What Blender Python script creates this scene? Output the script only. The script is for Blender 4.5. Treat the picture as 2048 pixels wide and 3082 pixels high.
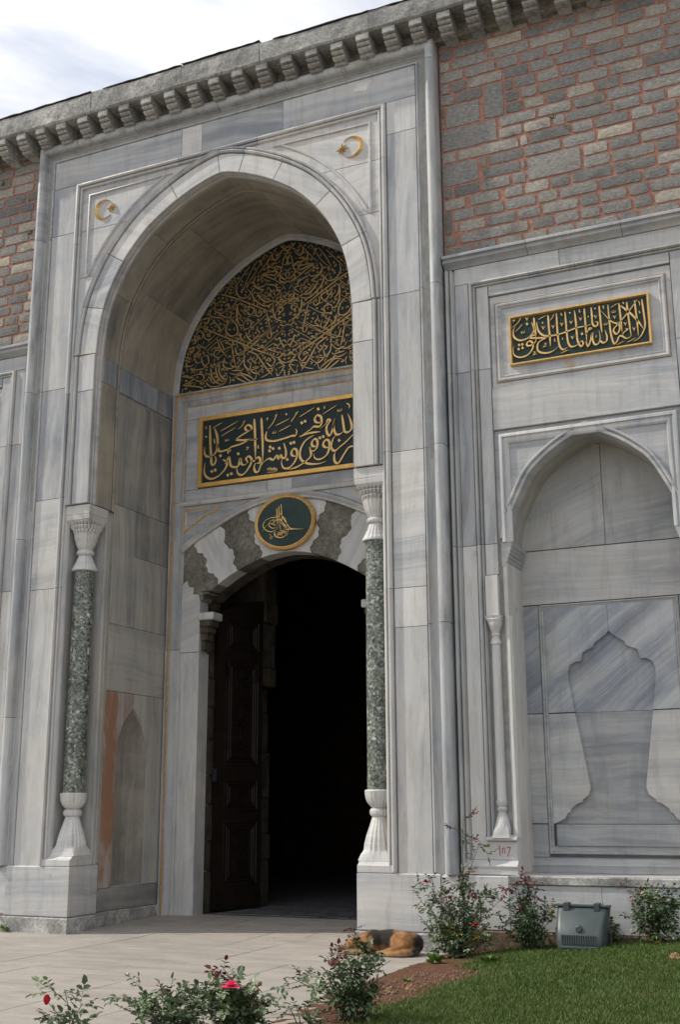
import bpy, bmesh, math, random
from mathutils import Vector, Matrix, noise as mnoise

random.seed(7)
scene = bpy.context.scene
for o in list(bpy.data.objects):
    bpy.data.objects.remove(o)
R = math.radians

# ------------------------------------------------------------------ camera
# calibrated from vanishing points of the photograph (pixels of the 2048x3082 picture)
F_PX, YAW, PITCH, ROLL = 3501.07, 0.424767529, 0.247219320, -4.88633e-3
CAM = Vector((8.0264, -13.5076, 1.65))
def _axes():
    cy, sy, cp, sp = math.cos(YAW), math.sin(YAW), math.cos(PITCH), math.sin(PITCH)
    f = Vector((-sy*cp, cy*cp, sp)); r = Vector((cy, sy, 0)); u = r.cross(f)
    cr, sr = math.cos(ROLL), math.sin(ROLL)
    return cr*r + sr*u, -sr*r + cr*u, f
A_R, A_U, A_F = _axes()
cam_data = bpy.data.cameras.new('camera')
cam = bpy.data.objects.new('camera', cam_data)
scene.collection.objects.link(cam)
cam.matrix_world = Matrix(((A_R.x, A_U.x, -A_F.x, CAM.x), (A_R.y, A_U.y, -A_F.y, CAM.y),
                           (A_R.z, A_U.z, -A_F.z, CAM.z), (0, 0, 0, 1)))
cam_data.sensor_fit = 'VERTICAL'
cam_data.sensor_height = 36.0
cam_data.lens = F_PX/3082*36.0
cam_data.clip_end = 3000
scene.camera = cam
scene.render.resolution_x, scene.render.resolution_y = 681, 1024

def px_y(u, v, Y):
    """photo pixel -> point on the wall plane y = Y"""
    d = A_R*((u-1024)/F_PX) - A_U*((v-1541)/F_PX) + A_F
    return CAM + d*((Y-CAM.y)/d.y)
def px_z(u, v, Z):
    d = A_R*((u-1024)/F_PX) - A_U*((v-1541)/F_PX) + A_F
    return CAM + d*((Z-CAM.z)/d.z)

# ------------------------------------------------------------------ sky, sun, exposure
SUN_EL, SUN_DIR = R(43), Vector((0.96, 0.28, 0)).normalized()      # light travels right along the wall
world = bpy.data.worlds.new('World'); scene.world = world
world.use_nodes = True
nt = world.node_tree; nt.nodes.clear()
def N(nt, t, **kw):
    n = nt.nodes.new(t)
    for k, v in kw.items():
        if k == 'inp':
            for i, val in v.items(): n.inputs[i].default_value = val
        else: setattr(n, k, v)
    return n
sky = N(nt, 'ShaderNodeTexSky'); sky.sky_type = 'NISHITA'; sky.sun_disc = False
sky.sun_elevation = SUN_EL
sky.sun_rotation = math.atan2(-SUN_DIR.x, -SUN_DIR.y)
tc = N(nt, 'ShaderNodeTexCoord')
sep = N(nt, 'ShaderNodeSeparateXYZ'); nt.links.new(tc.outputs['Generated'], sep.inputs[0])
mx = N(nt, 'ShaderNodeMath', operation='MAXIMUM', inp={1: 0.06}); nt.links.new(sep.outputs['Z'], mx.inputs[0])
dv = N(nt, 'ShaderNodeVectorMath', operation='DIVIDE')
cmb = N(nt, 'ShaderNodeCombineXYZ')
for i in range(3): nt.links.new(mx.outputs[0], cmb.inputs[i])
nt.links.new(tc.outputs['Generated'], dv.inputs[0]); nt.links.new(cmb.outputs[0], dv.inputs[1])
mp = N(nt, 'ShaderNodeMapping'); mp.inputs['Location'].default_value = (1.35, 0.4, 0); mp.inputs['Scale'].default_value = (1.0, 1.5, 1.0)
nt.links.new(dv.outputs[0], mp.inputs[0])
n1 = N(nt, 'ShaderNodeTexNoise', inp={'Scale': 1.1, 'Detail': 7.0, 'Roughness': 0.58, 'Distortion': 0.4}); nt.links.new(mp.outputs[0], n1.inputs['Vector'])
r1 = N(nt, 'ShaderNodeValToRGB'); nt.links.new(n1.outputs['Fac'], r1.inputs[0])
r1.color_ramp.elements[0].position = 0.40; r1.color_ramp.elements[0].color = (0.52, 0.52, 0.52, 1)
r1.color_ramp.elements[1].position = 0.54; r1.color_ramp.elements[1].color = (1, 1, 1, 1)
n2 = N(nt, 'ShaderNodeTexNoise', inp={'Scale': 2.3, 'Detail': 5.0, 'Roughness': 0.55}); nt.links.new(mp.outputs[0], n2.inputs['Vector'])
r2 = N(nt, 'ShaderNodeValToRGB'); nt.links.new(n2.outputs['Fac'], r2.inputs[0])
r2.color_ramp.elements[0].position = 0.3; r2.color_ramp.elements[0].color = (9.8, 9.9, 10.1, 1)
r2.color_ramp.elements[1].position = 0.7; r2.color_ramp.elements[1].color = (11.6, 11.6, 11.7, 1)
mixs = N(nt, 'ShaderNodeMix', data_type='RGBA')
nt.links.new(r1.outputs[0], mixs.inputs['Factor'])
skm = N(nt, 'ShaderNodeMix', data_type='RGBA', blend_type='MULTIPLY', inp={'Factor': 1.0}); skm.inputs[7].default_value = (1.30, 1.50, 1.75, 1)
nt.links.new(sky.outputs[0], skm.inputs[6])
nt.links.new(skm.outputs[2], mixs.inputs[6]); nt.links.new(r2.outputs[0], mixs.inputs[7])
bg = N(nt, 'ShaderNodeBackground', inp={'Strength': 0.085}); nt.links.new(mixs.outputs[2], bg.inputs[0])
wo = N(nt, 'ShaderNodeOutputWorld'); nt.links.new(bg.outputs[0], wo.inputs[0])

sun_d = bpy.data.lights.new('sun', 'SUN'); sun_d.energy = 3.0; sun_d.angle = R(1.2); sun_d.color = (1.0, 0.94, 0.85)
sun = bpy.data.objects.new('sun', sun_d); scene.collection.objects.link(sun)
sdir = Vector((SUN_DIR.x*math.cos(SUN_EL), SUN_DIR.y*math.cos(SUN_EL), -math.sin(SUN_EL)))
sun.rotation_euler = sdir.to_track_quat('-Z', 'Y').to_euler()
sun.location = (-20, -10, 25)

scene.view_settings.view_transform = 'Standard'; scene.view_settings.look = 'None'
scene.view_settings.gamma = 1.0; scene.view_settings.use_curve_mapping = False
scene.view_settings.exposure = 0.22

# ------------------------------------------------------------------ materials
def new_mat(name):
    m = bpy.data.materials.new(name); m.use_nodes = True
    t = m.node_tree; t.nodes.clear()
    out = N(t, 'ShaderNodeOutputMaterial'); b = N(t, 'ShaderNodeBsdfPrincipled')
    t.links.new(b.outputs[0], out.inputs[0])
    return m, t, b
def ramp(t, src, stops):
    r = N(t, 'ShaderNodeValToRGB'); e = r.color_ramp.elements
    while len(e) < len(stops): e.new(0.5)
    for i, (p, c) in enumerate(stops):
        e[i].position = p
        e[i].color = (*c, 1) if isinstance(c, tuple) else (c, c, c, 1)
    t.links.new(src, r.inputs[0]); return r.outputs[0]
def noise(t, vec, scale, detail=4, rough=0.55, dist=0.0):
    n = N(t, 'ShaderNodeTexNoise', inp={'Scale': scale, 'Detail': detail, 'Roughness': rough, 'Distortion': dist})
    t.links.new(vec, n.inputs['Vector']); return n.outputs['Fac']
def mixc(t, fac, a, b, mode='MIX'):
    m = N(t, 'ShaderNodeMix', data_type='RGBA', blend_type=mode)
    for s, v in ((0, fac), (6, a), (7, b)):
        if isinstance(v, (int, float)): m.inputs[s].default_value = v
        elif isinstance(v, tuple): m.inputs[s].default_value = (*v, 1)
        else: t.links.new(v, m.inputs[s])
    return m.outputs[2]
def math_n(t, op, a, b=None):
    m = N(t, 'ShaderNodeMath', operation=op)
    for i, v in enumerate((a, b)):
        if v is None: continue
        if isinstance(v, (int, float)): m.inputs[i].default_value = v
        else: t.links.new(v, m.inputs[i])
    return m.outputs[0]
def attr(t, name):
    a = N(t, 'ShaderNodeAttribute', attribute_type='OBJECT', attribute_name=name); return a
def bump(t, b, h, strength=0.2, dist=0.02):
    n = N(t, 'ShaderNodeBump', inp={'Strength': strength, 'Distance': dist}); t.links.new(h, n.inputs['Height'])
    t.links.new(n.outputs[0], b.inputs['Normal'])
def objco(t): return N(t, 'ShaderNodeTexCoord').outputs['Object']

def marble_material(name, light=(0.475, 0.475, 0.468), mid=(0.385, 0.395, 0.408), dark=(0.225, 0.243, 0.272), warm=0.0, dirt=0.5, rust=0.0):
    """streaked Marmara marble; direction, seed and tone come from properties of each slab"""
    m, t, b = new_mat(name)
    co = objco(t)
    rot = N(t, 'ShaderNodeCombineXYZ')
    t.links.new(attr(t, 'vein_x').outputs['Fac'], rot.inputs[0]); t.links.new(attr(t, 'vein_y').outputs['Fac'], rot.inputs[1])
    seed = attr(t, 'seed').outputs['Fac']
    loc = N(t, 'ShaderNodeCombineXYZ')
    for i in range(3): t.links.new(seed, loc.inputs[i])
    m1 = N(t, 'ShaderNodeMapping', vector_type='POINT')
    t.links.new(co, m1.inputs[0]); t.links.new(rot.outputs[0], m1.inputs['Rotation']); t.links.new(loc.outputs[0], m1.inputs['Location'])
    m2 = N(t, 'ShaderNodeMapping'); m2.inputs['Scale'].default_value = (0.17, 0.17, 3.4); t.links.new(m1.outputs[0], m2.inputs[0])
    wob = N(t, 'ShaderNodeTexNoise', inp={'Scale': 0.7, 'Detail': 4.0}); t.links.new(m1.outputs[0], wob.inputs['Vector'])
    wv = N(t, 'ShaderNodeVectorMath', operation='SCALE', inp={'Scale': 1.0}); t.links.new(wob.outputs['Color'], wv.inputs[0])
    ad = N(t, 'ShaderNodeVectorMath', operation='ADD'); t.links.new(m2.outputs[0], ad.inputs[0]); t.links.new(wv.outputs[0], ad.inputs[1])
    big = noise(t, ad.outputs[0], 0.8, 5, 0.6, 0.3)
    m3 = N(t, 'ShaderNodeMapping'); m3.inputs['Scale'].default_value = (1.0, 1.0, 2.4); t.links.new(ad.outputs[0], m3.inputs[0])
    fine = noise(t, m3.outputs[0], 1.7, 6, 0.65)
    f = math_n(t, 'ADD', math_n(t, 'ADD', math_n(t, 'MULTIPLY', big, 0.52), math_n(t, 'MULTIPLY', noise(t, m1.outputs[0], 1.1, 6, 0.6, 0.6), 0.22)), math_n(t, 'MULTIPLY', fine, 0.26))
    con = attr(t, 'tone').outputs['Fac']            # 0 light .. 1 dark
    f2 = math_n(t, 'SUBTRACT', f, math_n(t, 'MULTIPLY', math_n(t, 'SUBTRACT', con, 0.5), 0.26))
    col = ramp(t, f2, [(0.36, dark), (0.46, mid), (0.54, light), (0.66, tuple(min(1, c*1.10) for c in light))])
    # thin veins
    v = math_n(t, 'ABSOLUTE', math_n(t, 'SUBTRACT', fine, 0.5))
    vm = ramp(t, v, [(0.0, 1.0), (0.022, 0.0)])
    col = mixc(t, math_n(t, 'MULTIPLY', vm, 0.22), col, tuple(c*0.62 for c in mid))
    m4 = N(t, 'ShaderNodeMapping'); m4.inputs['Scale'].default_value = (0.14, 0.14, 7.5); t.links.new(m1.outputs[0], m4.inputs[0])
    ad2 = N(t, 'ShaderNodeVectorMath', operation='ADD'); wv2 = N(t, 'ShaderNodeVectorMath', operation='SCALE', inp={'Scale': 0.55})
    t.links.new(wob.outputs['Color'], wv2.inputs[0]); t.links.new(m4.outputs[0], ad2.inputs[0]); t.links.new(wv2.outputs[0], ad2.inputs[1])
    sv = noise(t, ad2.outputs[0], 1.0, 8, 0.68)
    svm = math_n(t, 'MULTIPLY', ramp(t, sv, [(0.53, 0.0), (0.575, 1.0), (0.62, 0.25), (0.70, 0.9)]), ramp(t, noise(t, m1.outputs[0], 0.9, 3, 0.5), [(0.40, 0.0), (0.62, 1.0)]))
    col = mixc(t, math_n(t, 'MULTIPLY', svm, 0.50), col, dark)
    # warm patina and soot in large patches
    wn = noise(t, co, 1.3, 6, 0.62)
    col = mixc(t, math_n(t, 'MULTIPLY', ramp(t, wn, [(0.45, 0.0), (0.72, 1.0)]), 0.28 + warm), col, (0.50, 0.43, 0.33))
    mpd = N(t, 'ShaderNodeMapping'); mpd.inputs['Scale'].default_value = (3.0, 3.0, 0.5); t.links.new(co, mpd.inputs[0])
    dn = noise(t, mpd.outputs[0], 2.4, 8, 0.7)
    col = mixc(t, math_n(t, 'MULTIPLY', ramp(t, dn, [(0.50, 0.0), (0.72, 1.0)]), dirt), col, (0.20, 0.20, 0.19))
    if rust:
        mr = N(t, 'ShaderNodeMapping'); mr.inputs['Scale'].default_value = (1, 2.4, 0.75); mr.inputs['Location'].default_value = (0, 0.35, 0.2); t.links.new(co, mr.inputs[0])
        rn = noise(t, mr.outputs[0], 1.5, 6, 0.6, 0.5)
        col = mixc(t, math_n(t, 'MULTIPLY', ramp(t, rn, [(0.40, 0.0), (0.56, 1.0)]), rust), col, (0.30, 0.135, 0.065))
    # rusty spots and small chips
    rs_ = noise(t, co, 2.3, 4, 0.55)
    col = mixc(t, math_n(t, 'MULTIPLY', ramp(t, rs_, [(0.715, 0.0), (0.76, 1.0)]), 0.5), col, (0.42, 0.24, 0.09))
    ch = noise(t, co, 34, 2, 0.5)
    col = mixc(t, math_n(t, 'MULTIPLY', ramp(t, ch, [(0.73, 0.0), (0.76, 1.0)]), 0.4), col, (0.68, 0.68, 0.67))
    rnd = N(t, 'ShaderNodeObjectInfo').outputs['Random']
    hv = N(t, 'ShaderNodeHueSaturation'); t.links.new(col, hv.inputs['Color'])
    t.links.new(math_n(t, 'ADD', math_n(t, 'MULTIPLY', rnd, 0.16), 0.92), hv.inputs['Value'])
    t.links.new(hv.outputs[0], b.inputs['Base Color'])
    b.inputs['Roughness'].default_value = 0.52
    b.inputs['Specular IOR Level'].default_value = 0.35
    bump(t, b, math_n(t, 'ADD', math_n(t, 'MULTIPLY', noise(t, co, 9, 6, 0.65), 0.7), math_n(t, 'MULTIPLY', dn, 0.5)), 0.22, 0.02)
    return m
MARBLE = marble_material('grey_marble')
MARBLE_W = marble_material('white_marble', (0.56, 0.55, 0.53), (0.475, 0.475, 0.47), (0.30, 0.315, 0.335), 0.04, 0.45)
MARBLE_WARM = marble_material('patinated_shaded_marble', (0.32, 0.295, 0.25), (0.235, 0.217, 0.187), (0.13, 0.13, 0.127), 0.22, 0.55)  # brown patina, darkened further in colour for the shade under the vault
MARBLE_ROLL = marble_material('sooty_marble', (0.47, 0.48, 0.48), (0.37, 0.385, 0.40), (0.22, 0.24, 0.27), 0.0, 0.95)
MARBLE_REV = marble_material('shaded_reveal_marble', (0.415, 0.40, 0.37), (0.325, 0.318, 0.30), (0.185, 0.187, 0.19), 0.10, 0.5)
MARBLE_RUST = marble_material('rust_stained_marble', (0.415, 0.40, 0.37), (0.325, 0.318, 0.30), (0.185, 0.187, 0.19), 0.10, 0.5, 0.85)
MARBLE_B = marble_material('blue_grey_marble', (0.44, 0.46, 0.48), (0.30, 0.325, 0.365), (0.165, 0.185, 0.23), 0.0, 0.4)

def simple(name, col, rough=0.6, metal=0.0, var=0.25, scale=8.0, bstr=0.2, spec=0.4, bdist=0.02):
    m, t, b = new_mat(name); co = objco(t)
    n = noise(t, co, scale, 6, 0.6)
    c = ramp(t, n, [(0.28, tuple(x*(1-var) for x in col)), (0.72, tuple(min(1, x*(1+var)) for x in col))])
    t.links.new(c, b.inputs['Base Color']); b.inputs['Roughness'].default_value = rough; b.inputs['Metallic'].default_value = metal
    b.inputs['Specular IOR Level'].default_value = spec
    if bstr: bump(t, b, noise(t, co, scale*3, 5, 0.6), bstr, bdist)
    return m

def masonry_stone():
    m, t, b = new_mat('weathered_limestone'); co = objco(t)
    rnd = N(t, 'ShaderNodeObjectInfo').outputs['Random']
    base = ramp(t, rnd, [(0.0, (0.17, 0.168, 0.16)), (0.3, (0.225, 0.22, 0.21)), (0.55, (0.255, 0.245, 0.23)), (0.8, (0.295, 0.285, 0.262)), (0.94, (0.37, 0.34, 0.29)), (1.0, (0.46, 0.405, 0.33))])
    mpp = N(t, 'ShaderNodeMapping'); mpp.inputs['Scale'].default_value = (1, 1, 2.2); t.links.new(co, mpp.inputs[0])
    n = noise(t, mpp.outputs[0], 17, 9, 0.75)
    col = mixc(t, 1.0, base, ramp(t, n, [(0.28, 0.5), (0.52, 1.0), (0.72, 1.5)]), 'MULTIPLY')
    lich = noise(t, co, 3.1, 7, 0.7)
    col = mixc(t, math_n(t, 'MULTIPLY', ramp(t, lich, [(0.55, 0.0), (0.68, 1.0)]), 0.55), col, (0.07, 0.072, 0.068))
    warmn = noise(t, co, 1.7, 5, 0.6)
    col = mixc(t, math_n(t, 'MULTIPLY', ramp(t, warmn, [(0.52, 0.0), (0.66, 1.0)]), 0.3), col, (0.33, 0.27, 0.19))
    vo = N(t, 'ShaderNodeTexVoronoi', inp={'Scale': 60.0}); t.links.new(co, vo.inputs['Vector'])
    pit = ramp(t, vo.outputs['Distance'], [(0.12, 0.0), (0.3, 1.0)])
    col = mixc(t, 0.6, col, pit, 'MULTIPLY')
    t.links.new(col, b.inputs['Base Color']); b.inputs['Roughness'].default_value = 0.9; b.inputs['Specular IOR Level'].default_value = 0.15
    bump(t, b, math_n(t, 'ADD', n, math_n(t, 'MULTIPLY', pit, 0.25)), 0.5, 0.02)
    return m
STONE = masonry_stone()
MORTAR = simple('brick_red_mortar', (0.35, 0.185, 0.14), 0.95, var=0.3, scale=14, bstr=0.6, spec=0.1)
def weathered(name, col, dark, spec=0.1, thr=(0.42, 0.62)):
    m, t, b = new_mat(name); co = objco(t)
    n = noise(t, co, 7, 9, 0.72); n2 = noise(t, co, 1.6, 5, 0.6)
    rnd = N(t, 'ShaderNodeObjectInfo').outputs['Random']
    c = ramp(t, n, [(0.34, tuple(x*0.42 for x in col)), (0.5, tuple(x*.85 for x in col)), (0.66, tuple(min(1, x*1.4) for x in col))])
    c = mixc(t, math_n(t, 'MULTIPLY', ramp(t, math_n(t, 'ADD', math_n(t, 'MULTIPLY', n2, 0.6), math_n(t, 'MULTIPLY', n, 0.4)), [(thr[0], 0.0), (thr[1], 1.0)]), 0.75), c, dark)
    c = mixc(t, 0.75, c, ramp(t, noise(t, co, 26, 6, 0.75), [(0.34, 0.45), (0.52, 1.0), (0.68, 1.4)]), 'MULTIPLY')
    hv = N(t, 'ShaderNodeHueSaturation'); t.links.new(c, hv.inputs['Color']); t.links.new(math_n(t, 'ADD', math_n(t, 'MULTIPLY', rnd, 0.4), 0.8), hv.inputs['Value'])
    t.links.new(hv.outputs[0], b.inputs['Base Color']); b.inputs['Roughness'].default_value = 0.92; b.inputs['Specular IOR Level'].default_value = spec
    bump(t, b, n, 0.6, 0.03)
    return m
FASCIA = weathered('blackened_limestone', (0.50, 0.49, 0.46), (0.15, 0.152, 0.15))
CORBEL = weathered('corbel_limestone', (0.46, 0.45, 0.42), (0.14, 0.14, 0.135))
PLASTER = weathered('old_plaster', (0.30, 0.265, 0.21), (0.12, 0.105, 0.085))
LEAD = simple('lead_sheet', (0.10, 0.103, 0.108), 0.6, var=0.3)
KERB = weathered('dirty_marble_edge', (0.46, 0.45, 0.42), (0.09, 0.09, 0.085), thr=(0.46, 0.60))
GROUT = simple('joint_mortar', (0.34, 0.335, 0.315), 0.95, var=0.2, bstr=0)
GOLD = simple('gilding', (0.66, 0.43, 0.17), 0.38, 0.6, var=0.22, scale=22, bstr=0.15)
GOLD_SHADED = simple('shaded_gilding', (0.52, 0.34, 0.14), 0.42, 0.55, var=0.28, scale=9, bstr=0.1)  # lunette gilding, muted in colour to carry the shade of the vault
GOLD_LEAF = simple('gold_leaf_frame', (0.68, 0.40, 0.11), 0.4, 0.55, var=0.2, scale=6, bstr=0.1)
GOLD_LINE = simple('ochre_gilt_line', (0.55, 0.30, 0.06), 0.6, 0.1, var=0.35, scale=12, bstr=0)
PANEL_BK = simple('dark_green_panel', (0.012, 0.024, 0.026), 0.5, var=0.35, scale=3, bstr=0.05, spec=0.3)
PANEL_GN = simple('green_panel', (0.020, 0.042, 0.038), 0.5, var=0.3, scale=3, bstr=0.05, spec=0.3)
DARKV = weathered('dark_voussoir_stone', (0.27, 0.255, 0.215), (0.115, 0.108, 0.092))
WOOD = simple('dark_carved_wood', (0.012, 0.0075, 0.0055), 0.5, var=0.45, scale=6, bstr=0.3, spec=0.3)
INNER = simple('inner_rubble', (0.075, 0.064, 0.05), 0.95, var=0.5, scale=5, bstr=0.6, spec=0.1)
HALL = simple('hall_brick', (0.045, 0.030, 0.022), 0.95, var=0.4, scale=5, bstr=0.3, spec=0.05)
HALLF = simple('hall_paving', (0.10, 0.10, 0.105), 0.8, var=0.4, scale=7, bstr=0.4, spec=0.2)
GILT_BR = simple('brown_gilt_line', (0.26, 0.15, 0.07), 0.7, 0.0, var=0.3, scale=12, bstr=0)
IRON = simple('black_iron', (0.02, 0.02, 0.022), 0.6, 0.3, bstr=0)
GRAFF = simple('red_marker', (0.42, 0.10, 0.13), 0.8, var=0.35, scale=30, bstr=0)
def breccia():
    m, t, b = new_mat('green_breccia'); co = objco(t)
    def vor(scale, seed):
        v = N(t, 'ShaderNodeTexVoronoi', inp={'Scale': scale, 'Randomness': 1.0})
        mm = N(t, 'ShaderNodeMapping'); mm.inputs['Location'].default_value = (seed, seed*2, seed*3)
        dn = N(t, 'ShaderNodeTexNoise', inp={'Scale': scale*0.8, 'Detail': 3.0}); t.links.new(co, dn.inputs['Vector'])
        sc = N(t, 'ShaderNodeVectorMath', operation='SCALE', inp={'Scale': 0.9/scale}); t.links.new(dn.outputs['Color'], sc.inputs[0])
        a2 = N(t, 'ShaderNodeVectorMath', operation='ADD'); t.links.new(co, a2.inputs[0]); t.links.new(sc.outputs[0], a2.inputs[1])
        t.links.new(a2.outputs[0], mm.inputs[0]); t.links.new(mm.outputs[0], v.inputs['Vector'])
        s = N(t, 'ShaderNodeSeparateColor'); t.links.new(v.outputs['Color'], s.inputs[0]); return s.outputs[0], v.outputs['Distance']
    a, da = vor(14, 1.0); c2, db = vor(38, 2.0); c3, dc = vor(7.5, 4.0)
    col = ramp(t, c2, [(0.0, (0.035, 0.04, 0.034)), (0.3, (0.10, 0.112, 0.092)), (0.6, (0.155, 0.17, 0.14)), (0.85, (0.225, 0.24, 0.205)), (1.0, (0.42, 0.43, 0.39))])
    big = ramp(t, a, [(0.0, (0.018, 0.022, 0.02)), (0.3, (0.06, 0.072, 0.055)), (0.6, (0.14, 0.155, 0.12)), (0.85, (0.24, 0.25, 0.21)), (1.0, (0.58, 0.58, 0.54))])
    col = mixc(t, ramp(t, da, [(0.22, 0.9), (0.42, 0.0)]), col, big)
    huge = ramp(t, c3, [(0.0, (0.02, 0.03, 0.03)), (0.1, (0.05, 0.06, 0.055)), (0.9, (0.5, 0.52, 0.47)), (1.0, (0.6, 0.62, 0.58))])
    hm = math_n(t, 'MULTIPLY', ramp(t, dc, [(0.16, 1.0), (0.28, 0.0)]), ramp(t, math_n(t, 'ABSOLUTE', math_n(t, 'SUBTRACT', c3, 0.5)), [(0.38, 0.0), (0.42, 1.0)]))
    col = mixc(t, hm, col, huge)
    dr = noise(t, co, 2.6, 3, 0.5)
    col = mixc(t, 0.8, col, ramp(t, dr, [(0.3, 0.6), (0.7, 1.35)]), 'MULTIPLY')
    t.links.new(col, b.inputs['Base Color']); b.inputs['Roughness'].default_value = 0.3
    bump(t, b, db, 0.12, 0.01)
    return m
BRECCIA = breccia()

# ------------------------------------------------------------------ helpers
COL = scene.collection
PI = math.pi
def attach(o, p):
    if p is None: return
    o.parent = p
    if p.type == 'EMPTY': o.matrix_parent_inverse = Matrix.Translation(-p.location)
def tag(o, label, cat, group=None):
    o['label'] = label; o['category'] = cat
    if group: o['group'] = group
    return o
def thing(name, label, cat, loc=(0, 0, 0), group=None):
    o = bpy.data.objects.new(name, None); COL.objects.link(o); o.location = loc; o.empty_display_size = 0.2
    return tag(o, label, cat, group)
def obj(name, verts, faces, mat, parent=None, smooth=False, recalc=True, kind=None, sharp=38, **props):
    me = bpy.data.meshes.new(name); me.from_pydata([tuple(v) for v in verts], [], faces)
    if recalc:
        bm = bmesh.new(); bm.from_mesh(me); bmesh.ops.recalc_face_normals(bm, faces=bm.faces); bm.to_mesh(me); bm.free()
    if smooth:
        me.polygons.foreach_set('use_smooth', [True]*len(me.polygons))
        me.set_sharp_from_angle(angle=R(sharp))
    for m in (mat if isinstance(mat, (list, tuple)) else [mat]): me.materials.append(m)
    o = bpy.data.objects.new(name, me); COL.objects.link(o); attach(o, parent)
    if kind: o['kind'] = kind
    if mat in (MARBLE, MARBLE_W, MARBLE_WARM, MARBLE_B, MARBLE_RUST, MARBLE_ROLL, MARBLE_REV):
        o['seed'] = props.pop('seed', random.uniform(0, 60)); o['tone'] = float(props.pop('tone', 0.5))
        o['vein_x'] = float(props.pop('vein_x', 0.0)); o['vein_y'] = float(props.pop('vein_y', 0.0))
    for k, v in props.items(): o[k] = v
    return o
def area(p): return 0.5*sum(p[i][0]*p[(i+1) % len(p)][1]-p[(i+1) % len(p)][0]*p[i][1] for i in range(len(p)))
def miters(p, closed=True, lim=3.0):
    """left normal with mitre length at each point"""
    n = len(p); out = []
    def nrm(a, b):
        dx, dy = b[0]-a[0], b[1]-a[1]; l = math.hypot(dx, dy) or 1e-9
        return (-dy/l, dx/l)
    for i in range(n):
        if closed or 0 < i < n-1:
            a = nrm(p[i-1], p[i]); b = nrm(p[i], p[(i+1) % n])
        elif i == 0: a = b = nrm(p[0], p[1])
        else: a = b = nrm(p[-2], p[-1])
        sx, sy = a[0]+b[0], a[1]+b[1]; l2 = sx*sx+sy*sy
        if l2 < 1e-6: out.append(a); continue
        k = 2.0/l2; mx_, my = sx*k, sy*k; l = math.hypot(mx_, my)
        if l > lim: mx_, my = mx_/l*lim, my/l*lim
        out.append((mx_, my))
    return out
def poly_off(p, d):
    """inward offset of a counter-clockwise polygon"""
    m = miters(p); return [(q[0]+d*w[0], q[1]+d*w[1]) for q, w in zip(p, m)]
def front(y0): return lambda u, v, d: (u, y0+d, v)
def side(x0, s): return lambda u, v, d: (x0+s*d, u, v)
def slab(name, poly, mat, parent, fr, t=0.06, bev=0.004, gap=0.0028, lift=0.0, **props):
    """flat stone with recessed joints: outline poly on the wall plane, arris bevelled"""
    p = list(poly)
    if area(p) < 0: p.reverse()
    a = poly_off(p, gap); b = poly_off(p, gap+bev); n = len(p)
    vs = [fr(u, v, t) for u, v in a] + [fr(u, v, bev-lift) for u, v in a] + [fr(u, v, -lift) for u, v in b]
    fs = [[2*n+i for i in range(n)]]
    for i in range(n):
        j = (i+1) % n
        fs.append([i, j, n+j, n+i]); fs.append([n+i, n+j, 2*n+j, 2*n+i])
    fs.append([i for i in range(n)][::-1])
    return obj(name, vs, fs, mat, parent, **props)
def rect(x0, z0, x1, z1): return [(x0, z0), (x1, z0), (x1, z1), (x0, z1)]
def sweep(name, path, prof, mat, parent, fr, closed=False, smooth=True, lim=3.0, **props):
    mi = miters(path, closed, lim); n, k = len(path), len(prof)
    vs = [fr(p[0]+w[0]*a, p[1]+w[1]*a, d) for p, w in zip(path, mi) for a, d in prof]
    fs = []
    for i in range(n if closed else n-1):
        j = (i+1) % n
        for q in range(k-1): fs.append([i*k+q, i*k+q+1, j*k+q+1, j*k+q])
    if not closed:
        fs.append([q for q in range(k)]); fs.append([(n-1)*k+q for q in range(k)][::-1])
    return obj(name, vs, fs, mat, parent, smooth=smooth, **props)
def box_mesh(x0, y0, z0, x1, y1, z1, b=0.006):
    vs = []; 
    for z, ins in ((z0, b), (z0+b, 0), (z1-b, 0), (z1, b)):
        vs += [(x0+ins, y0+ins, z), (x1-ins, y0+ins, z), (x1-ins, y1-ins, z), (x0+ins, y1-ins, z)]
    fs = [[3, 2, 1, 0], [12, 13, 14, 15]]
    for l in range(3):
        for i in range(4):
            j = (i+1) % 4; fs.append([l*4+i, l*4+j, l*4+4+j, l*4+4+i])
    return vs, fs
def box(name, x0, y0, z0, x1, y1, z1, mat, parent=None, b=0.006, **props):
    vs, fs = box_mesh(min(x0, x1), y0, z0, max(x0, x1), y1, z1, b)
    return obj(name, vs, fs, mat, parent, **props)
def prism(name, poly, a0, a1, mat, parent, fr, **props):
    n = len(poly)
    vs = [fr(u, v, a0) for u, v in poly] + [fr(u, v, a1) for u, v in poly]
    fs = [list(range(n)), list(range(2*n-1, n-1, -1))] + [[i, (i+1) % n, n+(i+1) % n, n+i] for i in range(n)]
    return obj(name, vs, fs, mat, parent, **props)
plan = lambda u, v, d: (u, v, d)
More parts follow.
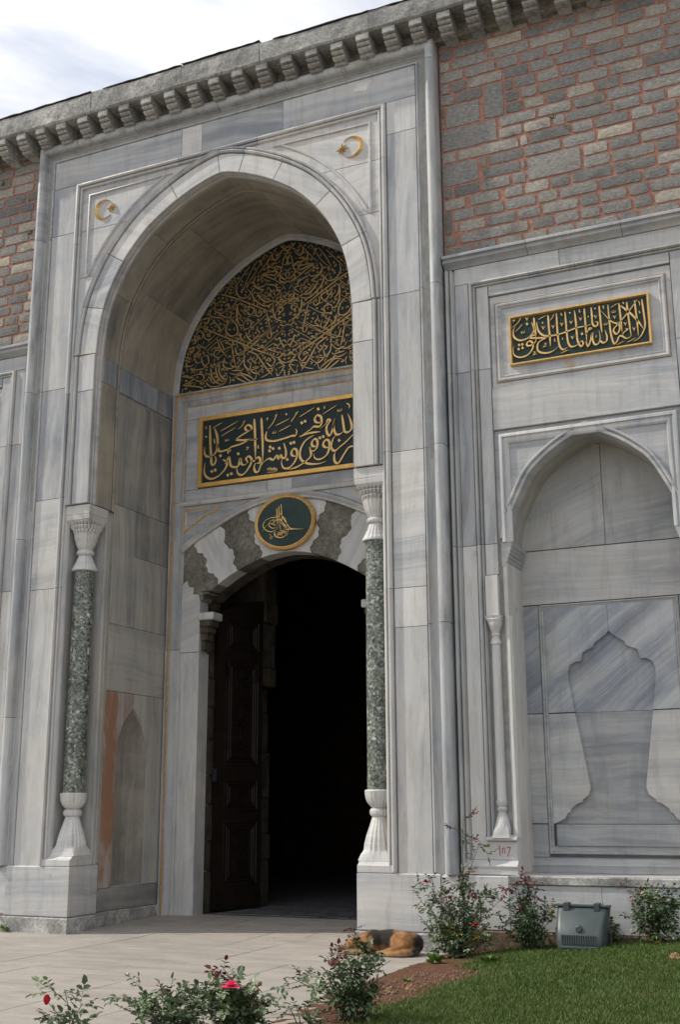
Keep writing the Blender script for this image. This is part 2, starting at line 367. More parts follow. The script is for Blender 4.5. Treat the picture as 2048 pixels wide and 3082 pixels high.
def arch_mass(name, path, x0, x1, ztop, zc, a0, a1, mat, parent, fr, **props):
    """wall mass around an arched opening: quads from the opening out to the rectangle"""
    cx = (x0+x1)/2; out = []
    for x, z in path:
        if z <= zc: out.append((x0 if x < cx else x1, z)); continue
        dx, dz = x-cx, z-zc
        k = min((x1-cx)/max(1e-9, abs(dx)), (ztop-zc)/max(1e-9, dz)); out.append((cx+dx*k, zc+dz*k))
    P = []; O = []                     # insert the corners
    for i, (p, o) in enumerate(zip(path, out)):
        if i and abs(out[i-1][0]-o[0]) > 1e-6 and abs(out[i-1][1]-o[1]) > 1e-6 and max(o[1], out[i-1][1]) > zc:
            P.append(tuple((path[i-1][q]+p[q])/2 for q in range(2))); O.append((x0 if o[0] < cx else x1, ztop))
        P.append(p); O.append(o)
    n = len(P)
    vs = [fr(*p, a0) for p in P]+[fr(*o, a0) for o in O]+[fr(*p, a1) for p in P]+[fr(*o, a1) for o in O]
    fs = []
    for i in range(n-1):
        fs += [[i, i+1, n+i+1, n+i], [2*n+i, 3*n+i, 3*n+i+1, 2*n+i+1], [i, 2*n+i, 2*n+i+1, i+1], [n+i, n+i+1, 3*n+i+1, 3*n+i]]
    fs += [[0, n, 3*n, 2*n], [n-1, 3*n-1, 4*n-1, 2*n-1]]
    return obj(name, vs, fs, mat, parent, **props)
def catmull(pts, k=8):
    out = []
    P = [pts[0]] + list(pts) + [pts[-1]]
    for i in range(1, len(P)-2):
        a, b, c, d = P[i-1], P[i], P[i+1], P[i+2]
        for s in range(k):
            t = s/k
            out.append(tuple(0.5*((2*b[q]) + (-a[q]+c[q])*t + (2*a[q]-5*b[q]+4*c[q]-d[q])*t*t + (-a[q]+3*b[q]-3*c[q]+d[q])*t**3) for q in range(len(b))))
    out.append(tuple(pts[-1])); return out
def resample(p, n):
    L = [0]
    for a, b in zip(p, p[1:]): L.append(L[-1]+math.dist(a, b))
    out = []; j = 0
    for i in range(n):
        s = L[-1]*i/(n-1)
        while j < len(L)-2 and L[j+1] < s: j += 1
        f = (s-L[j])/max(1e-9, L[j+1]-L[j]); f = max(0, min(1, f))
        out.append(tuple(p[j][q]+(p[j+1][q]-p[j][q])*f for q in range(len(p[0]))))
    return out
def mirror_path(half):
    """half arch given from the right spring to the apex -> left to right over the top"""
    left = [(-x, z) for x, z in half]
    return left + [(x, z) for x, z in half[::-1]][1:]
def offset_open(p, d):
    m = miters(p, False); return [(q[0]+w[0]*d, q[1]+w[1]*d) for q, w in zip(p, m)]
def lathe(name, prof, mat, parent, cx, cy, seg=40, fl=None, sq=None, smooth=True, cap=True, **props):
    """prof: list of (z, r); fl(z)->(count, depth) flutes; sq(z)->0 round..1 square"""
    vs = []; fs = []
    for z, r in prof:
        f = fl(z) if fl else None; s = sq(z) if sq else 0
        for i in range(seg):
            a = 2*PI*i/seg; c, d = math.cos(a), math.sin(a)
            rr = r
            if f and f[1]: rr = r*(1-f[1]*(1-abs(math.cos(a*f[0]/2))**0.6))
            if s:
                sqr = 1/max(abs(c), abs(d)); rr = rr*(1-s)+r*min(sqr, 1.4)*s
            vs.append((cx+c*rr, cy+d*rr, z))
    k = len(prof)
    for l in range(k-1):
        for i in range(seg):
            j = (i+1) % seg; fs.append([l*seg+i, l*seg+j, (l+1)*seg+j, (l+1)*seg+i])
    if cap: fs.append(list(range(seg))[::-1]); fs.append([(k-1)*seg+i for i in range(seg)])
    return obj(name, vs, fs, mat, parent, smooth=smooth, **props)
V_ = PI/2
rj = lambda a=0.06: random.uniform(-a, a)

# ------------------------------------------------------------------ ground
def ground_sheet(name, mat, zf, x0, y0, x1, y1, nx, ny, poly=None):
    vs = []; fs = []
    for j in range(ny+1):
        for i in range(nx+1):
            x = x0+(x1-x0)*i/nx; y = y0+(y1-y0)*j/ny; vs.append((x, y, zf(x, y)))
    for j in range(ny):
        for i in range(nx):
            a = j*(nx+1)+i; fs.append([a, a+1, a+nx+2, a+nx+1])
    o = obj(name, vs, fs, mat, None, smooth=True); o['kind'] = 'structure'; return o
EARTH = simple('earth_soil', (0.14, 0.075, 0.048), 0.97, var=0.4, scale=18, bstr=0.8, spec=0.1, bdist=0.03)
def paving_material():
    m, t, b = new_mat('worn_marble_paving'); co = objco(t)
    mpp = N(t, 'ShaderNodeMapping'); mpp.inputs['Scale'].default_value = (0.8, 2.6, 1); mpp.inputs['Rotation'].default_value = (0, 0, R(16)); t.links.new(co, mpp.inputs[0])
    n = noise(t, mpp.outputs[0], 1.6, 8, 0.62, 0.4)
    rnd = N(t, 'ShaderNodeObjectInfo').outputs['Random']
    c = ramp(t, n, [(0.3, (0.30, 0.268, 0.235)), (0.5, (0.37, 0.333, 0.293)), (0.7, (0.43, 0.395, 0.35))])
    st = noise(t, mpp.outputs[0], 7, 5, 0.6)
    c = mixc(t, math_n(t, 'MULTIPLY', ramp(t, st, [(0.60, 0.0), (0.67, 1.0)]), 0.65), c, (0.20, 0.19, 0.18))
    mq = N(t, 'ShaderNodeMapping'); mq.inputs['Scale'].default_value = (5.0, 1.3, 1); mq.inputs['Rotation'].default_value = (0, 0, R(8)); t.links.new(co, mq.inputs[0])
    dsh = noise(t, mq.outputs[0], 4.0, 3, 0.5)
    c = mixc(t, math_n(t, 'MULTIPLY', ramp(t, dsh, [(0.68, 0.0), (0.72, 1.0)]), 0.7), c, (0.15, 0.14, 0.13))
    gr = noise(t, co, 45, 4, 0.7)
    c = mixc(t, 0.5, c, ramp(t, gr, [(0.3, 0.72), (0.7, 1.2)]), 'MULTIPLY')
    g = noise(t, co, 0.9, 5, 0.6)
    c = mixc(t, math_n(t, 'MULTIPLY', ramp(t, g, [(0.5, 0.0), (0.75, 1.0)]), 0.35), c, (0.33, 0.30, 0.27))
    hv = N(t, 'ShaderNodeHueSaturation'); t.links.new(c, hv.inputs['Color']); t.links.new(math_n(t, 'ADD', math_n(t, 'MULTIPLY', rnd, 0.12), 0.94), hv.inputs['Value'])
    t.links.new(hv.outputs[0], b.inputs['Base Color']); b.inputs['Roughness'].default_value = 0.62; b.inputs['Specular IOR Level'].default_value = 0.3
    bump(t, b, noise(t, co, 6, 7, 0.65), 0.35, 0.02)
    return m
PAVE = paving_material()
GROUND = simple('packed_ground', (0.30, 0.27, 0.23), 0.95, var=0.3, scale=2, bstr=0.3, spec=0.1)
def pave_z(x, y): return 0.032*max(0.0, min(y, 3.0))
g = obj('ground', [(-400, -400, -0.22), (400, -400, -0.22), (400, 400, -0.22), (-400, 400, -0.22)], [[0, 1, 2, 3]], GROUND); g['kind'] = 'structure'
# paved forecourt: bedding with large worn slabs laid on it
PBED = simple('paving_joint', (0.27, 0.245, 0.21), .95, var=.3, scale=9, bstr=0)
pv = ground_sheet('pavement', PBED, lambda x, y: pave_z(x, y)-0.012, -30, -30, 4.6, 2.5, 12, 12)
x = -9.0
def lim_at(y): return 3.30 if y > -.9 else 3.95 if y > -2.0 else 3.50 if y > -3.2 else 3.70
while x < 4.0:
    w = random.uniform(.55, 1.0); x1 = x+w; y = -10.0+random.uniform(0, 1.5); sk = rj(.03)
    inside = x1 > -2.09 and x < 2.09
    while y < (2.41 if inside else -.03):
        l = random.uniform(1.4, 3.0); y1 = min(y+l, 2.42 if inside else -.02)
        if (2.42 if inside else -.02)-y1 < .5: y1 = 2.42 if inside else -.02
        for ya, yb in ([(y, y1)] if not (y < -.03 < y1-.03) else [(y, -.03), (-.03, y1)]):
            xa, xb = x, x1
            if yb > 0.0: xa, xb = max(x, -2.09), min(x1, 2.09)
            xb = min(xb, lim_at((ya+yb)/2))
            if xb-xa > .1 and yb-ya > .05:
                p = [(xa+rj(.012), ya), (xb+rj(.012), ya), (xb+rj(.012), yb), (xa+rj(.012), yb)]
                if xb < x1-.01 and ya < -.9: p = [p[0], (xb+rj(.12), ya), (xb+rj(.1), ya*.6+yb*.4), (xb+.06+rj(.1), ya*.3+yb*.7), (xb+rj(.12), yb), p[3]]
                dz = random.uniform(-.002, .002)
                slab('paving_slab', p, PAVE, pv, lambda u, v, d, dz=dz: (u, v, pave_z(u, v)+dz-d), t=0.03, bev=0.003, gap=0.0015)
        y = y1
    x = x1

# ------------------------------------------------------------------ the gate portal
gate = thing('gate_portal', 'tall grey marble gate portal with pointed arch, framed by a thick roll moulding', 'gate', (0, 1.0, 0))
FR = front(0.0)
half = catmull([(2.125, 5.97), (2.125, 7.0), (2.125, 7.7), (2.11, 8.3), (2.07, 8.75), (1.985, 9.13), (1.83, 9.49), (1.61, 9.84), (1.28, 10.20), (.88, 10.48), (.48, 10.68), (.16, 10.79), (0, 10.82)], 6)
ARCH = mirror_path(half)                   # left jamb, over the top, right jamb
nA = len(ARCH)
def arch_between(path, z0, z1, sx):        # part of one side of an arch path, bottom to top, cut exactly at z0 and z1
    pts = sorted([p for p in path if p[0]*sx >= -1e-6], key=lambda p: p[1]); out = []
    for a, b in zip(pts, pts[1:]):
        for z in (z0, z1):
            if a[1] < z < b[1]: f = (z-a[1])/(b[1]-a[1]); out.append((a[0]+(b[0]-a[0])*f, z))
    out += [p for p in pts if z0 <= p[1] <= z1]
    return sorted(out, key=lambda p: p[1])
# ---- core masses behind the facing
arch_mass('upper_core', offset_open(ARCH, 0.05), -3.37, 3.37, 12.1, 8.0, 0.05, 2.26, GROUT, gate, FR)
for s in (-1, 1):
    L = [(s*3.37, .045), (s*2.53, .045), (s*2.53, .46), (s*2.18, .46), (s*2.18, 2.26), (s*3.37, 2.26)]
    prism('pier_core', L, 3.32, 5.97, MARBLE, gate, plan, vein_y=V_, tone=.4)
    L2 = [(s*3.37, .045), (s*2.53, .045), (s*2.53, .46), (s*2.18, .46), (s*2.18, .84), (s*2.54, .9), (s*2.54, 1.9), (s*2.18, 1.95), (s*2.18, 2.26), (s*3.37, 2.26)]
    prism('pier_core', L2, .55, 3.32, MARBLE, gate, plan, vein_y=V_, tone=.4)
    prism('pier_core', [(s*3.37, .045), (s*2.18, .045), (s*2.18, 2.26), (s*3.37, 2.26)], -.05, .55, GROUT, gate, plan)
# ---- outer roll frame
ROLL = [(0.0, .2), (0.0, -.03)] + [(-.066+.066*math.cos(a*PI/9), -.03-.068*math.sin(a*PI/9)) for a in range(1, 9)] + [(-.132, -.03), (-.134, .03), (-.150, .034), (-.156, .05), (-.18, .062), (-.215, .058), (-.245, .036), (-.258, .006), (-.262, -.012), (-.278, -.012), (-.285, .0), (-.285, .05)]
XR = 3.40
def pieces(name, paths, prof, mat, fr, parent=gate, **kw):
    for p in paths:
        q = [tuple(a) for a in p]
        def pull(a, b, g=0.003):
            l = math.dist(a, b); return (a[0]+(b[0]-a[0])*g/l, a[1]+(b[1]-a[1])*g/l)
        q[0], q[-1] = pull(q[0], q[1]), pull(q[-1], q[-2])
        sweep(name, q, prof, mat, parent, fr, **kw)
roll_paths = [[(-XR, .86), (-XR, 2.9)], [(-XR, 2.9), (-XR, 5.52)], [(-XR, 5.52), (-XR, 7.84)], [(-XR, 7.84), (-XR, 10.40)], [(-XR, 10.40), (-XR, 12.05), (-1.55, 12.05)],
              [(-1.55, 12.05), (-.05, 12.05)], [(-.05, 12.05), (1.1, 12.05)], [(1.1, 12.05), (2.0, 12.05)], [(2.0, 12.05), (XR, 12.05), (XR, 11.75)], [(XR, 11.75), (XR, 8.35)],
              [(XR, 8.35), (XR, 6.12)], [(XR, 6.12), (XR, 3.83)], [(XR, 3.83), (XR, .86)]]
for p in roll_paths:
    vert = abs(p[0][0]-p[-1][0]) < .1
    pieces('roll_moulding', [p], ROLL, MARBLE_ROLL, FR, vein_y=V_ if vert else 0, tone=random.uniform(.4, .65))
# ---- flat frame slabs between roll and inner moulding
XO, XI, ZO, ZI = 3.106, 2.65, 11.756, 11.26; XS = XI+.013
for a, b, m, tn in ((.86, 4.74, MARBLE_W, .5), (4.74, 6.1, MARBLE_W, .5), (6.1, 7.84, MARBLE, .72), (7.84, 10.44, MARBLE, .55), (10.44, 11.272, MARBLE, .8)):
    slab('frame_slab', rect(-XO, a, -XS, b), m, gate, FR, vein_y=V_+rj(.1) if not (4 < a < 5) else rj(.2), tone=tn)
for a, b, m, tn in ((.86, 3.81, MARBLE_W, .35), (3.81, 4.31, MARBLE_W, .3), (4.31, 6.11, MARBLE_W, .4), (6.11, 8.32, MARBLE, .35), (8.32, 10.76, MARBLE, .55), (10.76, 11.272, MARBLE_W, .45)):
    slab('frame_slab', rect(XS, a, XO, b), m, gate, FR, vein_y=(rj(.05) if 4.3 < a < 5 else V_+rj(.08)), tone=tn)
tops = [(-XO, -.72), (-.72, -.36), (-.36, 1.02), (1.02, XO)]
for i, (a, b) in enumerate(tops):
    z0 = 11.22 if i == 0 else (11.27 if i == 3 else ZI)
    slab('frame_slab', [(a, 11.272), (b, 11.272), (b, ZO), (a, ZO)], MARBLE if i != 1 else MARBLE_W, gate, FR, vein_y=-.06+rj(.04), tone=(.72, .4, .8, .6)[i])
# pale repair patch on the upper right slab
slab('repair_patch', [(2.14, 11.60), (2.36, 11.56), (2.40, 11.66), (2.46, 11.70), (2.24, 11.70), (2.20, 11.655)], simple('repair_cement', (0.62, .60, .57), .9, bstr=.1), gate, FR, t=.02, bev=.001, gap=0, lift=.002)
# ---- inner frame moulding
INM = [(0, .03), (0, -.020), (-.012, -.042), (-.035, -.050), (-.054, -.034), (-.058, .012), (-.074, .014), (-.080, -.022), (-.092, -.030), (-.106, -.020), (-.110, .018), (-.125, .022), (-.125, .05)]
inm_paths = [[(-XI, .88), (-XI, 4.74)], [(-XI, 4.74), (-XI, 6.1)], [(-XI, 6.1), (-XI, 7.72)], [(-XI, 7.72), (-XI, 10.2)], [(-XI, 10.2), (-XI, ZI), (-.75, ZI)], [(-.75, ZI), (.62, ZI)],
             [(.62, ZI), (XI, ZI), (XI, 10.4)], [(XI, 10.4), (XI, 8.3)], [(XI, 8.3), (XI, 6.12)], [(XI, 6.12), (XI, 4.31)], [(XI, 4.31), (XI, .88)]]
for p in inm_paths:
    vert = abs(p[0][0]-p[-1][0]) < .1
    pieces('inner_moulding', [p], INM, MARBLE_W if p[-1][0] > 1 or p[-1][1] < 6 else MARBLE, FR, vein_y=V_ if vert else 0, tone=.45)
# ---- jamb strips, voussoirs, arch moulding
def ring_poly(path, i0, i1, n0, n1):
    a = offset_open(path, n0); b = offset_open(path, n1)
    return a[i0:i1+1] + b[i0:i1+1][::-1]
def idx_at(sx, z):
    best = None
    for i, p in enumerate(ARCH):
        if (p[0] < 0) == (sx < 0) or abs(p[0]) < 1e-6:
            d = abs(p[1]-z)
            if best is None or d < best[0]: best = (d, i)
    return best[1]
for s in (-1, 1):
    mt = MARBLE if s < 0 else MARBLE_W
    for z0, z1, tn in ((5.97, 7.72, .62 if s < 0 else .35), (7.72, 8.30, .3)):
        slab('jamb_strip', rect(s*2.425, z0, s*2.13, z1), mt, gate, FR, t=.08, lift=.03, vein_y=V_, tone=tn, bev=.008)
cut = [idx_at(-1, 8.30), idx_at(-1, 9.75), idx_at(-1, 10.56)]
for i, p in enumerate(ARCH):
    pass
apexL = min(range(nA), key=lambda i: abs(ARCH[i][0]+.02)); apexR = min(range(nA), key=lambda i: abs(ARCH[i][0]-.28))
r1_ = min(range(nA), key=lambda i: abs(ARCH[i][0]-.88) if ARCH[i][1] > 9 else 9); r2_ = min(range(nA), key=lambda i: abs(ARCH[i][0]-1.55) if ARCH[i][1] > 9 else 9)
r3_ = idx_at(1, 9.2); r4_ = idx_at(1, 8.30)
cuts = [cut[0], idx_at(-1, 9.03), cut[1], cut[2], apexL, apexR, r1_, r2_, r3_, r4_]
for k, (a, b) in enumerate(zip(cuts, cuts[1:])):
    slab('voussoir', ring_poly(ARCH, a, b, .002, .30), MARBLE_W if k != 1 else MARBLE, gate, FR, t=.08, lift=.03, bev=.008, vein_y=random.uniform(-.9, .9), tone=random.uniform(.35, .6))
AM = [(.300, .04), (.300, .0), (.312, .004), (.316, -.046), (.336, -.064), (.356, -.046), (.360, .004), (.374, .006), (.380, -.034), (.396, -.044), (.412, -.026), (.416, .012), (.420, .04)]
for a, b in zip(cuts, cuts[1:]):
    sweep('arch_moulding', ARCH[a:b+1], AM, MARBLE if ARCH[a][0] < 0 else MARBLE_W, gate, FR, tone=.5, vein_y=V_)
for s in (-1, 1):
    p = [(s*2.125, 5.97), (s*2.125, 8.29)]
    if s > 0: p = p[::-1]
    sweep('arch_moulding', p, AM, MARBLE if s < 0 else MARBLE_W, gate, FR, tone=.5, vein_y=V_)
# ---- spandrel field and triangular sunk panels with star and crescent
EXT = offset_open(ARCH, .41)
for s in (-1, 1):
    for z0, z1 in ((8.3, 9.62), (9.62, 10.42), (10.42, 11.14)):
        e = arch_between(EXT, z0, z1, s)
        if not e: continue
        p = [(s*2.535, z0)] + [(x, z) for x, z in e if abs(x) < 2.53] + [(s*2.535, z1)]
        if z1 > 11: p = [(s*2.535, z0)] + [(x, z) for x, z in e if abs(x) < 2.53] + [(s*2.535, z1)]
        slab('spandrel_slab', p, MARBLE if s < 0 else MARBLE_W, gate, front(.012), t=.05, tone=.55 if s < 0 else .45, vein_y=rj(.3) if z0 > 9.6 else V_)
    hyp = [p for p in offset_open(ARCH, .53) if p[0]*s > 0 and p[1] > 9.66 and p[1] < 11.04 and abs(p[0]) < 2.42]
    hyp.sort(key=lambda p: p[1])                     # bottom -> top
    tri = [(s*2.415, 11.035), (s*2.415, hyp[0][1]-.06)] + hyp
    x_top = hyp[-1][0]
    tri.append((x_top - s*.12, 11.035))
    if area(tri) < 0: tri.reverse()                 # ccw: left normal points inward
    TM = [(-.012, .03), (-.012, .004), (.0, -.020), (.022, -.026), (.036, -.008), (.040, .020), (.062, .022), (.062, .03)]
    sweep('spandrel_moulding', tri, TM, MARBLE if s < 0 else MARBLE_W, gate, front(.012), closed=True, lim=2.2, tone=.5)
    # crescent and star
    cx, cz, ro, ri, sh = s*2.135, 10.718, .175, .147, .045
    n = 28; a0 = R(38)
    outer = [(cx - s*ro*math.cos(a0+(2*PI-2*a0)*i/n), cz+ro*math.sin(a0+(2*PI-2*a0)*i/n)) for i in range(n+1)]
    tips = (outer[0], outer[-1])
    icx = cx + (sh if s < 0 else -sh)
    b0 = math.atan2(outer[0][1]-cz, abs(outer[0][0]-icx)); rin = math.hypot(outer[0][0]-icx, outer[0][1]-cz)
    if s < 0: inner = [(icx+rin*math.cos(b0+(2*PI-2*b0)*i/n), cz+rin*math.sin(b0+(2*PI-2*b0)*i/n)) for i in range(n+1)]
    else: inner = [(icx-rin*math.cos(b0+(2*PI-2*b0)*i/n), cz+rin*math.sin(b0+(2*PI-2*b0)*i/n)) for i in range(n+1)]
    vs = []; fs = []
    for i in range(n+1):
        o_, q_ = outer[i], inner[i]
        mid = ((o_[0]+q_[0])/2, (o_[1]+q_[1])/2); wdt = math.dist(o_, q_)
        vs += [(o_[0], .014, o_[1]), (mid[0], .010-.45*wdt-.006, mid[1]), (q_[0], .014, q_[1])]
    for i in range(n):
        for q in range(2): fs.append([i*3+q, i*3+q+1, i*3+4+q, i*3+3+q])
    obj('crescent', vs, fs, GOLD, gate, label='gilded crescent in the triangular spandrel panel')
    sxp = s*1.975; vs = [(sxp, -.038, 10.718)]; fs = []
    for i in range(16):
        a = i*PI/8 + R(4); r_ = (.105 if i % 4 == 0 else .088) if i % 2 == 0 else .034
        vs.append((sxp+r_*math.cos(a), .012 if i % 2 == 0 else .010, 10.718+r_*math.sin(a)))
    for i in range(16): fs.append([0, 1+i, 1+(i+1) % 16])
    obj('star', vs, fs, GOLD, gate)
# ---- soffit: edge moulding, proud rib, second moulding, vault slabs
def soff(u, v, d): return (u, d, v)
E1 = [(.0, -.028), (.0, -.012), (.036, -.004), (.044, .02), (.010, .030), (.0, .055), (.036, .066), (.046, .095), (.030, .115), (.0, .130), (.0, .16)]
sweep('arch_edge_moulding', ARCH, E1, MARBLE_W, gate, soff, tone=.55)
def arc_slab(name, i0, i1, y0, y1, n0, mat, t=.05, g=.004, **kw):
    P = ARCH[i0:i1+1]
    mi = miters(ARCH, False)[i0:i1+1]
    vs = []; k = len(P)
    for yy, nn in ((y0+g, n0+t), (y0+g, n0+.004), (y0+g+.004, n0), (y1-g-.004, n0), (y1-g, n0+.004), (y1-g, n0+t)):
        for j, (p, w) in enumerate(zip(P, mi)):
            q = p
            if j == 0: q = (p[0]+(P[1][0]-p[0])*.03, p[1]+(P[1][1]-p[1])*.03)
            if j == k-1: q = (p[0]+(P[-2][0]-p[0])*.03, p[1]+(P[-2][1]-p[1])*.03)
            vs.append((q[0]+w[0]*nn, yy, q[1]+w[1]*nn))
    fs = []
    for r_ in range(5):
        for j in range(k-1): fs.append([r_*k+j, r_*k+j+1, (r_+1)*k+j+1, (r_+1)*k+j])
    fs.append([r_*k for r_ in range(6)]); fs.append([r_*k+k-1 for r_ in range(6)][::-1])
    return obj(name, vs, fs, mat, gate, smooth=True, **kw)
rib = [0, idx_at(-1, 7.87), idx_at(-1, 8.32), idx_at(-1, 9.3), idx_at(-1, 10.2), apexL, apexR, r1_, r2_, r3_, r4_, idx_at(1, 7.87), nA-1]
for a, b in zip(rib, rib[1:]):
    dk = abs(ARCH[a][1]-7.87) < .2 and abs(ARCH[b][1]-8.32) < .2
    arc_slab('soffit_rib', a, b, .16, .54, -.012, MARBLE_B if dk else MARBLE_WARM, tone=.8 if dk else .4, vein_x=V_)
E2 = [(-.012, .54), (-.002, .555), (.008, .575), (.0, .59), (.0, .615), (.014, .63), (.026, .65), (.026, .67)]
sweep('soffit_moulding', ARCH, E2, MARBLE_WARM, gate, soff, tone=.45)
vl = [0, idx_at(-1, 7.87), idx_at(-1, 8.33), idx_at(-1, 9.55), idx_at(-1, 10.45), apexR, r1_+1, r2_+2, r3_+2, r4_, idx_at(1, 7.87), nA-1]
for k, (a, b) in enumerate(zip(vl, vl[1:])):
    band = k in (1, 9)
    if k in (0, 10): continue
    ys = [.67, 2.2] if band else ([.67, 1.32+rj(.1), 2.2] if k % 2 else [.67, 1.62+rj(.1), 2.2])
    for y0, y1 in zip(ys, ys[1:]):
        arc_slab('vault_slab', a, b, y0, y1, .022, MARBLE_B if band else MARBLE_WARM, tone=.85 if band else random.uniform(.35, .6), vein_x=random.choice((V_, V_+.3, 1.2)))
# ---- straight reveals
for s in (-1, 1):
    SF = side(s*2.15, s)
    def rs(y0, z0, y1, z1, tn=.45, mt=MARBLE_REV, vx=V_):
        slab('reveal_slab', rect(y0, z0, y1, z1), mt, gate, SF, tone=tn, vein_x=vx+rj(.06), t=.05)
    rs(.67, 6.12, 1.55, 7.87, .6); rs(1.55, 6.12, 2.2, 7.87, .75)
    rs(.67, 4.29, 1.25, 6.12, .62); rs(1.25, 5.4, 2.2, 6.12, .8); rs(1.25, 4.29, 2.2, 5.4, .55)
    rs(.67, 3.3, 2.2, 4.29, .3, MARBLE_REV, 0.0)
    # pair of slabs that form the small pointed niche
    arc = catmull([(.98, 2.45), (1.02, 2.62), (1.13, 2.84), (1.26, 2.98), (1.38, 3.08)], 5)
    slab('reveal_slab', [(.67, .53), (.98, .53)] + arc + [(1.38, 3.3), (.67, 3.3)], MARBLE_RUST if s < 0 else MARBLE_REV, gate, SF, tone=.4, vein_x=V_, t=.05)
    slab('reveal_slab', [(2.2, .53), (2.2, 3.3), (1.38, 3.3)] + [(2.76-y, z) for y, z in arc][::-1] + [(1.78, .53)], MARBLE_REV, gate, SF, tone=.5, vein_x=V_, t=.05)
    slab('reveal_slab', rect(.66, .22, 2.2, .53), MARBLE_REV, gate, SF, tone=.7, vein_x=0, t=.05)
    # concave lining of the niche, its shade put into a darker marble
    vs = []; fs = []; secs = [.53, 2.44, 2.7, 2.9, 3.02, 3.09]; hw = [.40, .40, .34, .22, .10, .01]
    for z, h in zip(secs, hw):
        for i in range(7):
            a = PI*i/6; dd = .31*math.sin(a)*(h/.40 if h < .4 else 1)
            vs.append((s*(2.165+dd), 1.38-h*math.cos(a), z))
    for l in range(5):
        for i in range(6): fs.append([l*7+i, l*7+i+1, l*7+8+i, l*7+7+i])
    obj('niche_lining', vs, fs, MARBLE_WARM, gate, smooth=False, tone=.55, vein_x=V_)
    # moulding beside the column notch
    E3 = [(0, .03), (0, -.006), (.02, -.020), (.05, -.020), (.06, -.004), (.09, -.004), (.10, -.016), (.13, -.016), (.145, 0), (.20, .004), (.20, .03)]
    sweep('reveal_moulding', [(.46, .88), (.46, 5.82)][::-1], E3, MARBLE_REV, gate, side(s*2.15, s), tone=.4, vein_x=V_)
    # front notch cavetto
    E4 = [(0, .08), (0, .05), (.015, .03), (.04, .012), (.07, .002), (.10, -.004), (.125, .004), (.125, .05)]
    q = [(s*2.505, .88), (s*2.505, 5.82)]
    sweep('notch_moulding', q if s < 0 else q[::-1], E4, MARBLE if s < 0 else MARBLE_W, gate, FR, tone=.4, vein_y=V_)
    # plinth
    box('plinth_block', s*3.20, -.03, .205, s*2.13, .62, .865, MARBLE_W if s > 0 else MARBLE, gate, b=.014, tone=.4, vein_y=rj(.1))
    box('plinth_block', s*3.46, -.015, .205, s*3.206, .3, .862, MARBLE_W if s > 0 else MARBLE, gate, b=.03, tone=.45)
    box('plinth_course', s*3.25, -.065, -.06, s*2.105, .6, .200, KERB, gate, b=.015)
    box('plinth_course', s*2.6, .604, -.06, s*2.115, 2.2, .216, KERB, gate, b=.012)
